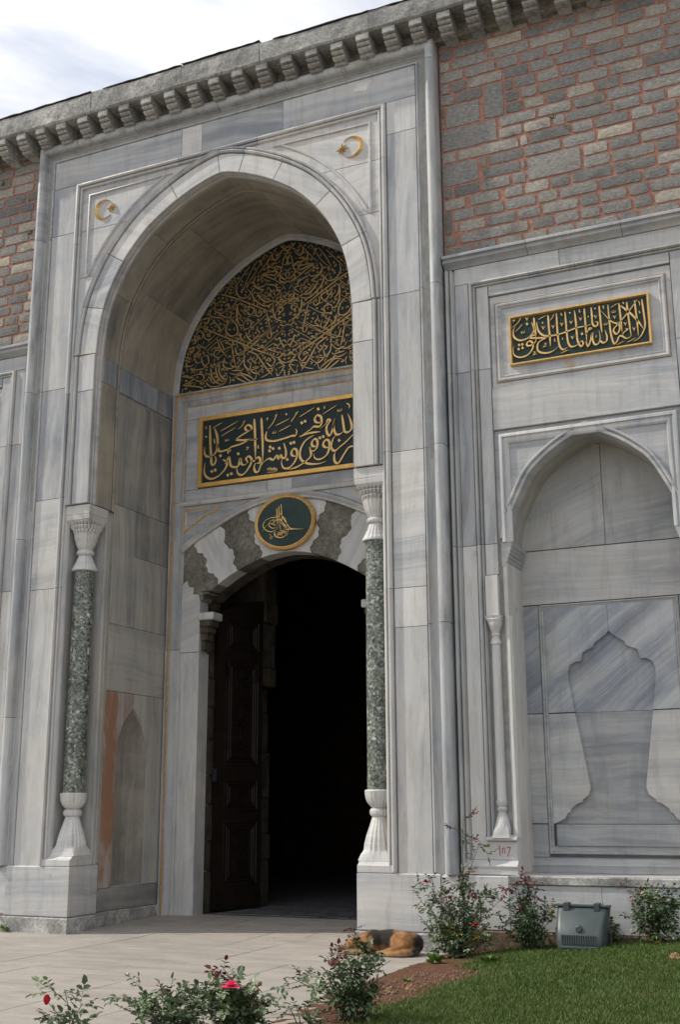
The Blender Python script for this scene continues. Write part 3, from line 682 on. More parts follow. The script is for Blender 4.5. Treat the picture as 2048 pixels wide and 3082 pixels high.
# ---- columns in the corner notches
def column(s, lbl):
    cx, cy = s*2.33, .25
    col = obj('column', *box_mesh(cx-.05, cy-.05, .9, cx+.05, cy+.05, 1.0), MARBLE_W, gate)
    col['label'] = lbl
    # splayed square foot
    vs = []; fs = []
    for z, h in ((.868, .315), (.90, .318), (.93, .300), (.945, .285), (.965, .245), (.99, .222), (1.0, .222), (1.0, .0)):
        vs += [(cx-h, cy-h, z), (cx+h, cy-h, z), (cx+h, cy+h, z), (cx-h, cy+h, z)]
    for l in range(7):
        for i in range(4): fs.append([l*4+i, l*4+(i+1) % 4, l*4+4+(i+1) % 4, l*4+4+i])
    vs = [(x if abs(x) > 2.135 else s*2.135, max(y, -.028), z) for x, y, z in vs]
    obj('foot', vs, fs, MARBLE_W, col, tone=.4)
    fl = lambda z: (18, .10) if z > 1.02 else (18, .0)
    pr = [(1.0, .215), (1.08, .205), (1.12, .2), (1.16, .205), (1.2, .198), (1.3, .172), (1.4, .135), (1.48, .108), (1.515, .098)]
    lathe('bell', pr, MARBLE_W, col, cx, cy, 72, lambda z: (20, .16 if 1.1 < z < 1.25 else .10 if z > 1.25 else 0), lambda z: max(0, min(1, (1.16-z)/.12)), tone=.35)
    lathe('ring', [(1.515, .098), (1.525, .115), (1.545, .128), (1.57, .132), (1.595, .128), (1.612, .115), (1.62, .1)], MARBLE_W, col, cx, cy, 48, lambda z: (20, .08), tone=.4)
    lathe('cup', [(1.62, .095), (1.64, .12), (1.68, .155), (1.73, .178), (1.79, .188), (1.825, .190), (1.84, .18), (1.842, .14)], MARBLE_W, col, cx, cy, 72, lambda z: (20, .09 if z < 1.8 else .02), tone=.35)
    lathe('shaft', [(1.835, .155), (2.6, .154), (3.4, .152), (4.3, .149), (5.02, .147)], BRECCIA, col, cx, cy, 40)
    lathe('collar', [(5.0, .16), (5.005, .186), (5.03, .188), (5.05, .178), (5.10, .155), (5.16, .125), (5.22, .105), (5.235, .1)], MARBLE_W, col, cx, cy, 72, lambda z: (20, .10 if z > 5.02 else 0), tone=.35)
    lathe('ring', [(5.235, .1), (5.245, .118), (5.262, .128), (5.285, .13), (5.305, .122), (5.315, .105)], MARBLE_W, col, cx, cy, 48, lambda z: (20, .08), tone=.4)
    cap = lathe('capital', [(5.315, .10), (5.34, .115), (5.40, .142), (5.47, .166), (5.53, .178), (5.55, .182)], MARBLE_W, col, cx, cy, 72, lambda z: (20, .10), tone=.4)
    # stalactite tiers: rows of small prismatic teeth growing into the square
    for tz, rr, hh, nn in ((5.545, .186, .07, 20), (5.61, .200, .07, 24), (5.675, .210, .07, 24)):
        vs = []; fs = []
        sqv = (tz-5.545)/.13*.8
        for i in range(nn):
            a0 = 2*PI*(i-.42)/nn; a1 = 2*PI*(i+.42)/nn; am = 2*PI*i/nn
            def pt(a, r, z):
                c, d = math.cos(a), math.sin(a); k = r*((1-sqv)+sqv*min(1.32, 1/max(abs(c), abs(d)))); return (cx+c*k, cy+d*k, z)
            b_ = len(vs)
            vs += [pt(a0, rr-.05, tz), pt(a1, rr-.05, tz), pt(am, rr-.012, tz), pt(a0, rr+.004, tz+hh*.7), pt(a1, rr+.004, tz+hh*.7), pt(am, rr+.014, tz+hh*.7), pt(a0, rr, tz+hh), pt(a1, rr, tz+hh), pt(a0, rr-.05, tz+hh), pt(a1, rr-.05, tz+hh)]
            fs += [[b_, b_+2, b_+5, b_+3], [b_+2, b_+1, b_+4, b_+5], [b_+3, b_+5, b_+4, b_+7, b_+6], [b_, b_+3, b_+6, b_+8], [b_+1, b_+9, b_+7, b_+4], [b_+6, b_+7, b_+9, b_+8]]
        obj('stalactite_tier', vs, fs, MARBLE_W, cap, tone=.4)
    lathe('core', [(5.54, .165), (5.6, .17), (5.75, .18)], MARBLE_W, cap, cx, cy, 24)
    vs = []; fs = []
    for z, h in ((5.70, .150), (5.745, .205), (5.80, .212), (5.81, .212), (5.815, .205), (5.822, .212), (5.955, .216), (5.958, .21)):
        vs += [(cx-h, cy-h, z), (cx+h, cy-h, z), (cx+h, cy+h, z), (cx-h, cy+h, z)]
    vs = [(x, y if y > 0.1 else y-.03, z) for x, y, z in vs]
    for l in range(7):
        for i in range(4): fs.append([l*4+i, l*4+(i+1) % 4, l*4+4+(i+1) % 4, l*4+4+i])
    fs += [[3, 2, 1, 0], [28, 29, 30, 31]]
    obj('abacus', vs, fs, MARBLE_W, col, tone=.35)
column(-1, 'green breccia column in the shaded corner of the arch')
column(1, 'sunlit green breccia column beside the sleeping dog')

# ------------------------------------------------------------------ back wall of the recess with the doorway
YB = 2.2
BW = front(YB)
dhalf = catmull([(1.52, .0), (1.52, 2.0), (1.52, 4.72), (1.47, 4.86), (1.30, 4.99), (1.0, 5.17), (.66, 5.33), (.33, 5.43), (0, 5.47)], 6)
DARCH = mirror_path(dhalf)
DO = [(x*1.03, z+.03 if z > 4 else z-.05) for x, z in DARCH]
arch_mass('back_core', DO, -2.25, 2.25, 11.1, 4.7, .05, .45, GROUT, gate, BW)
# big framing moulding with a gilt line
BM = [(0, .05), (0, -.05), (-.03, -.05), (-.035, -.02), (-.07, -.02), (-.075, -.05), (-.11, -.055), (-.14, -.04), (-.16, -.01), (-.19, -.005), (-.20, -.02), (-.22, -.02), (-.235, 0), (-.25, .006), (-.25, .05)]
for p in ([(-2.12, .05), (-2.12, 4.05)], [(-2.12, 4.05), (-2.12, 6.45)], [(-2.12, 6.45), (-2.12, 8.345), (.05, 8.345)], [(.05, 8.345), (2.12, 8.345), (2.12, 6.45)], [(2.12, 6.45), (2.12, .05)]):
    pieces('frame_moulding', [p], BM, MARBLE, BW, tone=.6, vein_y=V_)
GL = [(-.036, 0), (-.036, -.03), (-.069, -.03), (-.069, 0)]
for p in ([(-2.12, .06), (-2.12, 8.345), (2.12, 8.345), (2.12, .06)],):
    sweep('gilt_line', p, GL, GOLD_LINE, gate, BW, smooth=False)
GL2 = [(-.238, .01), (-.238, -.004), (-.248, -.004), (-.248, .01)]
sweep('gilt_line', [(-2.12, 6.47), (-2.12, 8.345), (2.12, 8.345), (2.12, 6.47)], GL2, GOLD_LINE, gate, BW, smooth=False)
# slabs around the inscription
for a, b, z0, z1, tn in ((-1.87, .10, 7.87, 8.095, .5), (.10, 1.87, 7.87, 8.095, .55), (-1.87, -1.62, 6.66, 7.87, .7), (1.62, 1.87, 6.66, 7.87, .6), (-1.87, -.35, 6.47, 6.66, .6), (-.35, .10, 6.47, 6.66, .2), (.10, 1.87, 6.47, 6.66, .7)):
    slab('panel_slab', rect(a, z0, b, z1), MARBLE, gate, BW, tone=tn, vein_y=rj(.2))
# hood moulding over the joggled arch
hood = mirror_path(catmull([(1.86, 5.62), (1.60, 5.79), (1.19, 6.0), (.80, 6.17), (.40, 6.28), (0, 6.315)], 6))
HM = [(0, .03), (0, -.03), (.012, -.045), (.03, -.045), (.04, -.02), (.055, -.03), (.08, -.055), (.10, -.045), (.115, -.02), (.12, .03)]
nH = len(hood)
for a, b in ((0, nH//3), (nH//3, nH//2+2), (nH//2+2, nH*4//5), (nH*4//5, nH-1)):
    sweep('hood_moulding', hood[a:b+1], HM, MARBLE_W, gate, BW, tone=.5)
sweep('ledge_moulding', [(-1.99, 6.41), (1.99, 6.41)], [(-.02, .03), (-.02, -.02), (0, -.04), (.03, -.045), (.045, -.025), (.06, -.01), (.06, .03)], MARBLE_W, gate, BW, tone=.5)
# spandrels with small gilt triangles
hoodo = offset_open(hood, .12)
for s in (-1, 1):
    e = sorted([p for p in hoodo if p[0]*s > 0 and p[1] < 6.39], key=lambda p: p[1])
    slab('spandrel_slab', [(s*1.99, 5.62)] + [(max(-1.985, min(1.985, x)), z) for x, z in e] + [(s*1.99, 6.39)], MARBLE, gate, BW, tone=.5, t=.05)
    tri = [(s*1.86, 5.98), (s*1.86, 6.30), (s*1.20, 6.30)]
    tri = [(s*1.875, 5.93), (s*1.875, 6.33), (s*1.13, 6.33), (s*1.5, 6.16)]
    if area(tri) < 0: tri.reverse()
    sweep('gilt_line', tri, [(0, .02), (0, -.006), (.022, -.006), (.022, .02)], GOLD_LINE, gate, BW, closed=True, smooth=False, lim=2)
    sweep('spandrel_moulding', poly_off(tri, .03), [(0, .02), (0, -.012), (.015, -.016), (.03, -.004), (.03, .02)], MARBLE_W, gate, BW, closed=True, lim=2)
# joggled voussoirs, white and dark alternately
def joggle(p0, p1, amp=.045, n=4, ph=0):
    """scalloped joint from the hood (p0) to the soffit (p1)"""
    out = []; dx, dz = p1[0]-p0[0], p1[1]-p0[1]; l = math.hypot(dx, dz); nx, nz = -dz/l, dx/l
    k = n*8
    for i in range(k+1):
        t = i/k; u = t*n; f = u-math.floor(u)
        bulge = math.sqrt(max(0, 1-(2*f-1)**2))
        sgn = 1 if (int(math.floor(u))+ph) % 2 == 0 else -1
        o = amp*(bulge*sgn*.8) + .012*math.sin(t*40)
        if i in (0, k): o = 0
        out.append((p0[0]+dx*t+nx*o, p0[1]+dz*t+nz*o))
    return out
def on_path(path, x):
    return min(((abs(p[0]-x), i) for i, p in enumerate(path) if p[1] > 4.75))[1]
jx = [(.70, .44), (1.19, .83), (1.64, 1.22)]
J = {}
for k, (a, b) in enumerate(jx):
    ia, ib = on_path(hood, a), on_path(DARCH, b)
    J[k] = joggle(hood[ia], DARCH[ib], ph=k % 2), ia, ib
def arcs(path, ia, ib): return path[ia:ib+1] if ia <= ib else path[ib:ia+1][::-1]
jm = {}
for k in J:
    line, ia, ib = J[k]
    jm[k] = ([(-x, z) for x, z in line], nH-1-ia, len(DARCH)-1-ib)
def vous(A, B, mat, **kw):
    """stone between joint A (left) and joint B (right)"""
    poly = A[0] + arcs(DARCH, A[2], B[2])[1:-1] + B[0][::-1] + arcs(hood, B[1], A[1])[1:-1]
    slab('joggled_voussoir', poly, mat, gate, BW, t=.3, lift=.0 if mat == MARBLE_W else -.012, bev=.004, gap=.003, **kw)
vous(jm[0], J[0], MARBLE_W, tone=.45, vein_y=V_)
for A, B, m in ((jm[1], jm[0], DARKV), (J[0], J[1], DARKV), (jm[2], jm[1], MARBLE_W), (J[1], J[2], MARBLE_W)):
    kw = dict(tone=.55, vein_y=V_+(.5 if A[0][0][0] < 0 else -.5)) if m == MARBLE_W else {}
    vous(A, B, m, **kw)
for s in (-1, 1):
    sp = [(s*1.86, 5.10), (s*1.78, 5.16), (s*1.74, 5.06), (s*1.64, 5.04), (s*1.66, 4.93), (s*1.56, 4.92), (s*1.525, 4.80)]
    ln, ia, ib = J[2]
    ln = [(s*abs(x), z) for x, z in ln]
    dseg = sorted([p for p in DARCH if p[0]*s > 0 and 4.80 < p[1] < ln[-1][1]-.01], key=lambda p: p[1])
    hseg = sorted([p for p in hood if p[0]*s > 0 and p[1] < ln[0][1]-.01], key=lambda p: p[1])
    slab('joggled_voussoir', sp + dseg + ln[::-1] + hseg[::-1], DARKV, gate, BW, t=.3, lift=-.012, gap=.003)
    slab('impost_stone', [(s*1.87, 4.0), (s*1.525, 4.0)] + sp[::-1] + [(s*1.87, 5.10)], MARBLE_W, gate, BW, t=.25, lift=.004, tone=.6, vein_y=.3)
    slab('impost_stone', [(s*1.87, 5.11), (s*1.86, 5.12), (s*1.86, 5.62), (s*1.87, 5.62)], MARBLE_W, gate, BW, t=.05, tone=.5, gap=.001, bev=.002)
    slab('jamb_slab', rect(s*1.87, .06, s*1.525, 4.0), MARBLE_W, gate, BW, t=.30, lift=.004, tone=.62, vein_y=V_, bev=.01)
    # stalactite corbel on the jamb
    for i, (z0, z1, w) in enumerate(((4.50, 4.62, .26), (4.40, 4.50, .20), (4.30, 4.40, .15), (4.18, 4.30, .10), (4.02, 4.18, .06))):
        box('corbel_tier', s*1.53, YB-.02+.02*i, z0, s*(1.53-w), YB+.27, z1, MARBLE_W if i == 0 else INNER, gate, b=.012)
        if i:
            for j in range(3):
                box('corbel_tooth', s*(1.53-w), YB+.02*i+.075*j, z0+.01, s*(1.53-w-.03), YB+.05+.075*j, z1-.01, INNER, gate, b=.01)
    # rubble reveal behind the marble jamb
    zz = .07
    while zz < 4.85:
        h = random.uniform(.32, .62)
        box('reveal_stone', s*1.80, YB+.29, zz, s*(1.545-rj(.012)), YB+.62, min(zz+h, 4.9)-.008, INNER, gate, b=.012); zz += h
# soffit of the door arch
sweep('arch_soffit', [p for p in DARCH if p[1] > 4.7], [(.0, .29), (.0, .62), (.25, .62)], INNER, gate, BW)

# ------------------------------------------------------------------ dark passage behind the gate
hall = thing('gate_passage', 'unlit vaulted passage seen black through the open doorway', 'passage', (0, 6, 0))
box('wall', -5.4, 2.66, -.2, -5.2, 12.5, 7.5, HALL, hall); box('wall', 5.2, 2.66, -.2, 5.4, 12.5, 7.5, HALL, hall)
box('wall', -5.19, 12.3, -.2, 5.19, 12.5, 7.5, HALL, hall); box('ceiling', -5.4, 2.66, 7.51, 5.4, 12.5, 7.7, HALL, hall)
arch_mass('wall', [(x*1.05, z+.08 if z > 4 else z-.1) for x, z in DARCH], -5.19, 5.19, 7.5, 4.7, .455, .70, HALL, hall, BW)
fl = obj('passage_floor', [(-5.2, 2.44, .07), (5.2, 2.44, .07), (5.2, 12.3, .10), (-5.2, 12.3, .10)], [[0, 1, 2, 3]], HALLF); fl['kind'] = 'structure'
# cobbles near the threshold
for j in range(5):
    x = -1.5+random.uniform(0, .2)
    while x < 1.55:
        w = random.uniform(.22, .42); y0 = 2.62+j*.34
        p = [(x, y0+rj(.02)), (x+w, y0+rj(.02)), (x+w+rj(.02), y0+.33), (x+rj(.02), y0+.33)]
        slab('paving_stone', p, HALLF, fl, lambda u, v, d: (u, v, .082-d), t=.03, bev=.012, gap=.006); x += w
th = box('threshold', -1.52, 2.46, -.02, 1.52, 2.60, .068, IRON, gate, b=.01)
# iron quadrant rail let into the floor
rail = []
for i in range(25):
    a = R(4+i*3.1); rail.append((-1.45+2.05*math.sin(a)*1.0, 2.62+.95*math.cos(a)*.9))
sweep('door_rail', rail, [(-.025, .0), (-.025, -.02), (.025, -.02), (.025, .0)], IRON, fl, lambda u, v, d: (u, v, .085+d))
rail2 = [(.35, 2.62), (.8, 2.74), (1.5, 2.84)]
sweep('door_rail', rail2, [(-.02, .0), (-.02, -.02), (.02, -.02), (.02, .0)], IRON, fl, lambda u, v, d: (u, v, .085+d))
# ragged stone pier behind the door leaf
zz = .08; k = 0
pier = thing('inner_stone_pier', 'rough stone pier edge behind the open wooden door leaf', 'pier', (-1.5, 3.9, .07))
while zz < 5.6:
    h = random.uniform(.3, .8)
    box('stone', -2.3, 3.72, zz, -1.31+rj(.05)+(.09 if zz > 3.4 else 0)+(.05 if zz > 4 else 0), 4.15, zz+h-.004, INNER, pier, b=.015); zz += h
# ------------------------------------------------------------------ carved door leaf, opened inwards
HX, HY = -1.47, 2.70; EX, EY = -1.165, 3.66
dl = math.hypot(EX-HX, EY-HY); ux, uy = (EX-HX)/dl, (EY-HY)/dl; nx_, ny_ = uy, -ux     # normal to the passage
def leaf(u, v, d): return (HX+ux*u-nx_*d, HY+uy*u-ny_*d, v)
door = thing('door_leaf', 'dark carved wooden door leaf standing open inside the arch', 'door', (HX, HY, .09))
LW = dl
prism('board', [(0, .10), (LW, .10), (LW, 5.0), (LW*.55, 4.92), (0, 4.70)], .0, .09, WOOD, door, leaf)
def door_panel(z0, z1, carved=True, oct_=False):
    a, b = .17, LW-.10
    for i, (g, w) in enumerate(((0, .035), (.06, .03), (.11, .025))):
        if b-a-2*g < .2 or z1-z0-2*g < .15: continue
        q = [(a+g, z0+g), (b-g, z0+g), (b-g, z1-g), (a+g, z1-g)]
        sweep('panel_moulding', q, [(0, .01), (0, -.014), (w*.5, -.022), (w, -.01), (w, .01)], WOOD, door, leaf, closed=True)
    if carved:
        a2, b2, c2, d2 = a+.16, b-.16, z0+.16, z1-.16
        if b2-a2 < .15 or d2-c2 < .12: return
        cells = max(1, int((d2-c2)/.30)); hh = (d2-c2)/cells
        for c in range(cells):
            cx_, cz_ = (a2+b2)/2, c2+hh*(c+.5); rr = min(hh, b2-a2)*.52
            for i in range(8):
                a_ = i*PI/4+PI/8
                for dd in (-.38, .38):
                    p0 = (cx_+rr*.25*math.cos(a_-dd), cz_+rr*.25*math.sin(a_-dd)); p1 = (cx_+rr*math.cos(a_+dd), cz_+rr*math.sin(a_+dd))
                    p1 = (max(a2, min(b2, p1[0])), max(c2, min(d2, p1[1])))
                    if math.dist(p0, p1) > .05:
                        sweep('lattice_strip', [p0, p1], [(-.013, .01), (-.013, -.022), (.013, -.022), (.013, .01)], WOOD, door, leaf, smooth=False)
        q = [(a2, c2), (b2, c2), (b2, d2), (a2, d2)]
        sweep('panel_moulding', q, [(-.01, .01), (-.01, -.02), (.012, -.02), (.012, .01)], WOOD, door, leaf, closed=True)
door_panel(.45, 1.42); door_panel(1.58, 2.06, True); door_panel(2.28, 3.95, True); door_panel(3.62, 3.98, False); door_panel(4.1, 4.62, False)
box('hinge', HX-.03, HY-.06, 2.02, HX+.05, HY+.02, 2.22, IRON, door)

# ------------------------------------------------------------------ inscriptions: raised gilt lettering
def letter_mesh(strokes, dots, tile, Y, wdef, mirror=False, proud=.018):
    """strokes are pen paths in a zoomed view of the photograph (tile = left, top, scale); they become raised ribbons on plane Y"""
    ox, oy, sc = tile; vs = []; fs = []
    def put(poly):
        W = [px_y(ox+x/sc, oy+y/sc, Y) for x, y in poly]
        for sgn in ((1, -1) if mirror else (1,)):
            b_ = len(vs); n = len(W)
            vs.extend([(w.x*sgn, Y-.002, w.z) for w in W]); vs.extend([(w.x*sgn, Y-proud, w.z) for w in W])
            for i in range(n//2-1):
                a, b, c, d = i, i+1, n-2-i, n-1-i
                fs.append([b_+n+a, b_+n+b, b_+n+c, b_+n+d])
            for i in range(n): fs.append([b_+i, b_+(i+1) % n, b_+n+(i+1) % n, b_+n+i])
    for st in strokes:
        pts, w = (st[0], st[1]) if isinstance(st, tuple) else (st, wdef)
        c = catmull(pts, 6) if len(pts) > 2 else resample(pts, 6)
        m = miters(c, False, 1.5); n = len(c); L = []; Rr = []
        for i, (p, q) in enumerate(zip(c, m)):
            t = i/(n-1)
            a, b = c[max(0, i-1)], c[min(n-1, i+1)]
            ang = math.atan2(b[1]-a[1], b[0]-a[0])
            pen = .42+.62*abs(math.sin(ang-R(-42)))              # reed pen held at a slant
            k = w*.46*pen*min(1, .40+t*5, .12+(1-t)*3.2)
            L.append((p[0]+q[0]*k, p[1]+q[1]*k)); Rr.append((p[0]-q[0]*k, p[1]-q[1]*k))
        put(L+Rr[::-1])
    for d in dots:
        x, y = d[0], d[1]; r_ = d[2] if len(d) > 2 else wdef*.72
        put([(x-r_*.9, y-r_*.25), (x+r_*.2, y-r_*.95), (x+r_*.9, y+r_*.25), (x-r_*.2, y+r_*.95)])
    return vs, fs
def small_v(x, y, r=18): return ([(x-r, y-r*.6), (x-r*.3, y), (x, y+r), (x+r*.35, y-r*.2), (x+r, y-r)], 9)
def shadda(x, y, r=16): return ([(x-r, y-r*.2), (x-r*.9, y+r*.8), (x-r*.2, y+r*.5), (x-.1*r, y-r*.3), (x+.1*r, y+r*.6), (x+r*.9, y+r*.3), (x+r*.9, y-r*.8)], 10)

# --- black panel over the door
A = [[(140, 290), (142, 420), (148, 560), (156, 660), (180, 668), (197, 620), (186, 585)], [(185, 320), (207, 390), (214, 460), (200, 540), (155, 588), (108, 590), (86, 555), (90, 500)],
     [(216, 470), (220, 530), (250, 542), (320, 520), (345, 500), (440, 470), (520, 432), (600, 420)], [(385, 432), (440, 390), (548, 325)], [(385, 432), (470, 434), (598, 424)],
     [(548, 330), (530, 296), (500, 290), (480, 312), (492, 340), (530, 338)], [(320, 520), (318, 555), (345, 520)],
     [(265, 620), (300, 650), (292, 700), (230, 772), (160, 806), (108, 790), (84, 735), (92, 650)],
     [(285, 660), (322, 600), (336, 668), (362, 692), (412, 682), (430, 612), (442, 662), (472, 672), (505, 650)], [(505, 650), (488, 610), (515, 590), (540, 615), (536, 655), (500, 720), (455, 766), (415, 760), (400, 725), (404, 690)],
     [(567, 228), (572, 330), (575, 450), (578, 620)], [(635, 218), (641, 330), (648, 480), (648, 645)], [(578, 620), (600, 600), (622, 612), (618, 652), (585, 656)],
     [(640, 640), (625, 690), (603, 738), (575, 735), (566, 695), (578, 650)], [(535, 640), (578, 630)],
     [(852, 462), (872, 540), (866, 600), (838, 604), (820, 578), (803, 612), (782, 582), (752, 622), (716, 612), (690, 620), (650, 655), (612, 728)],
     [(975, 590), (935, 582), (925, 552), (945, 518), (975, 530), (978, 590), (950, 652), (900, 700), (850, 702), (830, 655), (838, 610)],
     [(688, 350), (676, 398), (690, 434), (760, 442), (860, 416), (930, 392), (962, 390), (977, 350), (962, 322)],
     [(1215, 265), (1165, 262), (1150, 230), (1172, 195), (1208, 208), (1216, 262), (1195, 302), (1140, 304), (1110, 330), (1050, 370), (1000, 402)], [(1000, 402), (1090, 368), (1205, 352)],
     [(1140, 385), (1060, 440), (1014, 520), (1008, 595), (1040, 640), (1100, 662), (1190, 660), (1262, 635)],
     [(1172, 495), (1130, 490), (1122, 458), (1145, 424), (1174, 438), (1172, 500), (1135, 540), (1102, 510)], [(1102, 500), (1112, 585), (1045, 650), (965, 698), (885, 715)],
     [(1285, 505), (1245, 500), (1232, 470), (1256, 430), (1288, 445), (1290, 505), (1265, 575), (1200, 618), (1150, 606), (1140, 560)],
     [(1412, 188), (1426, 280), (1440, 350), (1478, 354), (1506, 312), (1492, 235), (1468, 178)], [(1345, 230), (1332, 300), (1350, 372), (1392, 376), (1436, 340)],
     [(1345, 235), (1322, 330), (1296, 388), (1270, 368), (1264, 305), (1298, 245), (1272, 238), (1262, 270), (1200, 326)],
     [(1538, 362), (1450, 450), (1400, 492), (1342, 536), (1308, 500), (1328, 420), (1362, 384)], [(1536, 492), (1480, 502), (1430, 572), (1380, 652), (1344, 640), (1338, 575), (1356, 545)], [(1536, 60), (1542, 200), (1545, 330)]]
fa = [[(165, 318), (262, 260)], [(240, 348), (415, 248)], [(248, 396), (392, 308)], [(770, 296), (912, 224)], [(805, 350), (922, 288)], [(1000, 212), (1156, 114)], [(1225, 186), (1366, 94)],
      [(412, 328), (450, 295), (475, 245), (462, 262)], [(698, 325), (745, 270), (782, 190), (758, 205)], [(920, 258), (950, 215), (985, 160), (955, 185)], [(105, 300), (100, 330)], [(1455, 78), (1482, 95), (1482, 130)], [(490, 505), (510, 505), (495, 525), (510, 520)], [(178, 420), (186, 470)], [(605, 480), (602, 510), (615, 505)], [(1245, 105), (1240, 135)], [(695, 215), (690, 245)]]
A = [(s_, 25) for s_ in A] + [(s_, 13) for s_ in fa] + [shadda(305, 430), shadda(762, 355), shadda(1392, 140, 20)]
Ad = [(240, 585), (190, 722), (158, 735), (345, 757), (312, 770), (412, 565), (720, 500), (748, 515), (715, 537), (808, 512), (950, 455), (920, 465), (885, 620), (1057, 252), (1025, 268), (1183, 135), (1232, 400), (1200, 412), (1385, 436), (102, 402, 12), (875, 185, 12)]
# maker's cartouche
for i in range(9):
    A.append(([(692+i*11, 725+6*math.sin(i*2.1)), (700+i*11, 700+5*math.cos(i*1.7)), (706+i*10, 735)], 5))
A.append(([(690, 745), (740, 742), (790, 735)], 5))
panel = thing('inscription_panel', 'black rectangular panel with raised gold Arabic script and broad gilt frame above the door', 'inscription', (0, YB, 6.7))
slab('backing_board', rect(-1.60, 6.69, 1.60, 7.86), PANEL_BK, panel, front(YB-.006), t=.05, gap=0, bev=.003)
sweep('gilt_frame', [(-1.615, 6.675), (1.615, 6.675), (1.615, 7.875), (-1.615, 7.875)], [(0, .02), (0, -.03), (.006, -.036), (.066, -.036), (.072, -.02), (.072, .02)], GOLD_LEAF, panel, front(YB), closed=True, smooth=False)
v, f = letter_mesh(A, Ad, (590, 1190, 3.2), YB-.008, 25)
obj('lettering', v, f, GOLD, panel, recalc=False)

# --- green panel of the right bay
YS = .135
B = [[(305, 298), (318, 420), (328, 500)], [(450, 272), (460, 400), (470, 500), (476, 592)], [(537, 252), (545, 400), (556, 520), (575, 600), (612, 626), (655, 598)], [(625, 238), (635, 360), (646, 480), (660, 560), (690, 596), (740, 585), (785, 556)],
     [(722, 226), (735, 330), (745, 450), (756, 540), (790, 592), (812, 570), (800, 538), (768, 552)], [(822, 203), (832, 330), (840, 420), (849, 545)], [(893, 193), (900, 270), (906, 350), (926, 386), (956, 380), (960, 346), (934, 342)],
     [(975, 178), (985, 280), (995, 380), (1005, 455)], [(1065, 168), (1075, 280), (1085, 380), (1092, 440), (1106, 505), (1130, 566), (1160, 540), (1182, 490), (1216, 490), (1252, 512), (1300, 490), (1302, 440)],
     [(1178, 152), (1190, 250), (1200, 340), (1211, 448)], [(1258, 138), (1270, 250), (1285, 350), (1300, 470)], [(1338, 122), (1350, 220), (1365, 330), (1378, 484)], [(1413, 108), (1425, 200), (1440, 300), (1446, 380), (1420, 460), (1380, 512), (1326, 542)],
     [(1365, 115), (1290, 220), (1210, 320), (1130, 410), (1130, 450), (1160, 466), (1186, 420), (1178, 368), (1120, 348), (1070, 310), (998, 232)], [(1198, 178), (1290, 250), (1370, 330), (1430, 412)],
     [(283, 350), (306, 400), (300, 450), (240, 510), (160, 532), (104, 500), (94, 440), (112, 396)], [(250, 508), (330, 508), (444, 505)], [(330, 512), (318, 552), (270, 584), (236, 584), (238, 556), (268, 540), (296, 566), (290, 622), (240, 682), (160, 706), (104, 680), (94, 620), (106, 588)], [(250, 508), (300, 480), (330, 478)],
     [(335, 348), (350, 430), (400, 480), (470, 486), (560, 470), (650, 440), (740, 405), (830, 386), (905, 364)], [(445, 502), (380, 532), (345, 572), (350, 640), (420, 662), (500, 642), (560, 590)],
     [(840, 545), (862, 592), (886, 540), (905, 455), (908, 520), (930, 572), (970, 562), (986, 505), (974, 428)], [(986, 530), (1012, 556), (1050, 540), (1056, 490), (1034, 425)], [(840, 470), (866, 430), (896, 412), (872, 408), (862, 440)], [(1216, 470), (1240, 440), (1268, 420), (1246, 412)]]
Bs = [[(585, 662), (662, 628)], [(1158, 578), (1232, 538)], [(1264, 552), (1352, 504)], [(350, 320), (437, 272)], [(1093, 197), (1167, 150)], [(90, 402), (140, 352), (168, 310), (150, 318)], [(112, 446), (150, 410), (184, 370), (170, 380)], [(85, 330), (110, 325), (88, 348)], [(468, 330), (495, 300), (512, 262)],
      [(582, 250), (590, 275), (600, 268)], [(775, 215), (772, 240), (788, 238)], [(865, 280), (862, 300)], [(1010, 178), (1020, 190), (1018, 215)], [(1378, 130), (1390, 150), (1390, 180)], [(1216, 140), (1232, 160)], [(1385, 230), (1392, 250), (1402, 245)], [(415, 560), (430, 570), (405, 598), (440, 590)], [(300, 650), (322, 655), (300, 680), (340, 668)], [(520, 510), (518, 538), (535, 535)], [(600, 505), (600, 528)], [(945, 480), (942, 505)]]
B = [(s_, 21) for s_ in B] + [(s_, 10) for s_ in Bs] + [small_v(*q) for q in ((235, 310), (402, 400), (505, 390), (592, 365), (688, 345), (785, 310), (940, 288), (1135, 290), (1245, 360), (1335, 412), (702, 500))] + [shadda(195, 445), shadda(1125, 235), shadda(1045, 360)]
Bd = [(235, 364, 17), (155, 580, 16), (188, 573, 16), (150, 622, 16), (190, 609, 16), (800, 465, 16), (395, 352, 10), (674, 250, 10), (934, 206, 10)]
sign = thing('inscription_panel', 'green rectangular panel with raised gold Arabic script set in the marble beside the gate', 'inscription', (5.165, YS, 7.08))
slab('backing_board', rect(4.30, 7.11, 6.03, 7.74), PANEL_GN, sign, front(YS+.004), t=.05, gap=0, bev=.003)
sweep('gilt_frame', [(4.27, 7.085), (6.055, 7.085), (6.055, 7.76), (4.27, 7.76)], [(0, .04), (0, -.028), (.01, -.04), (.024, -.038), (.034, -.018), (.038, .02)], GOLD, sign, front(YS), closed=True)
v, f = letter_mesh(B, Bd, (1520, 870, 3.4087), YS-.006, 21, proud=.022)
obj('lettering', v, f, GOLD, sign, recalc=False)

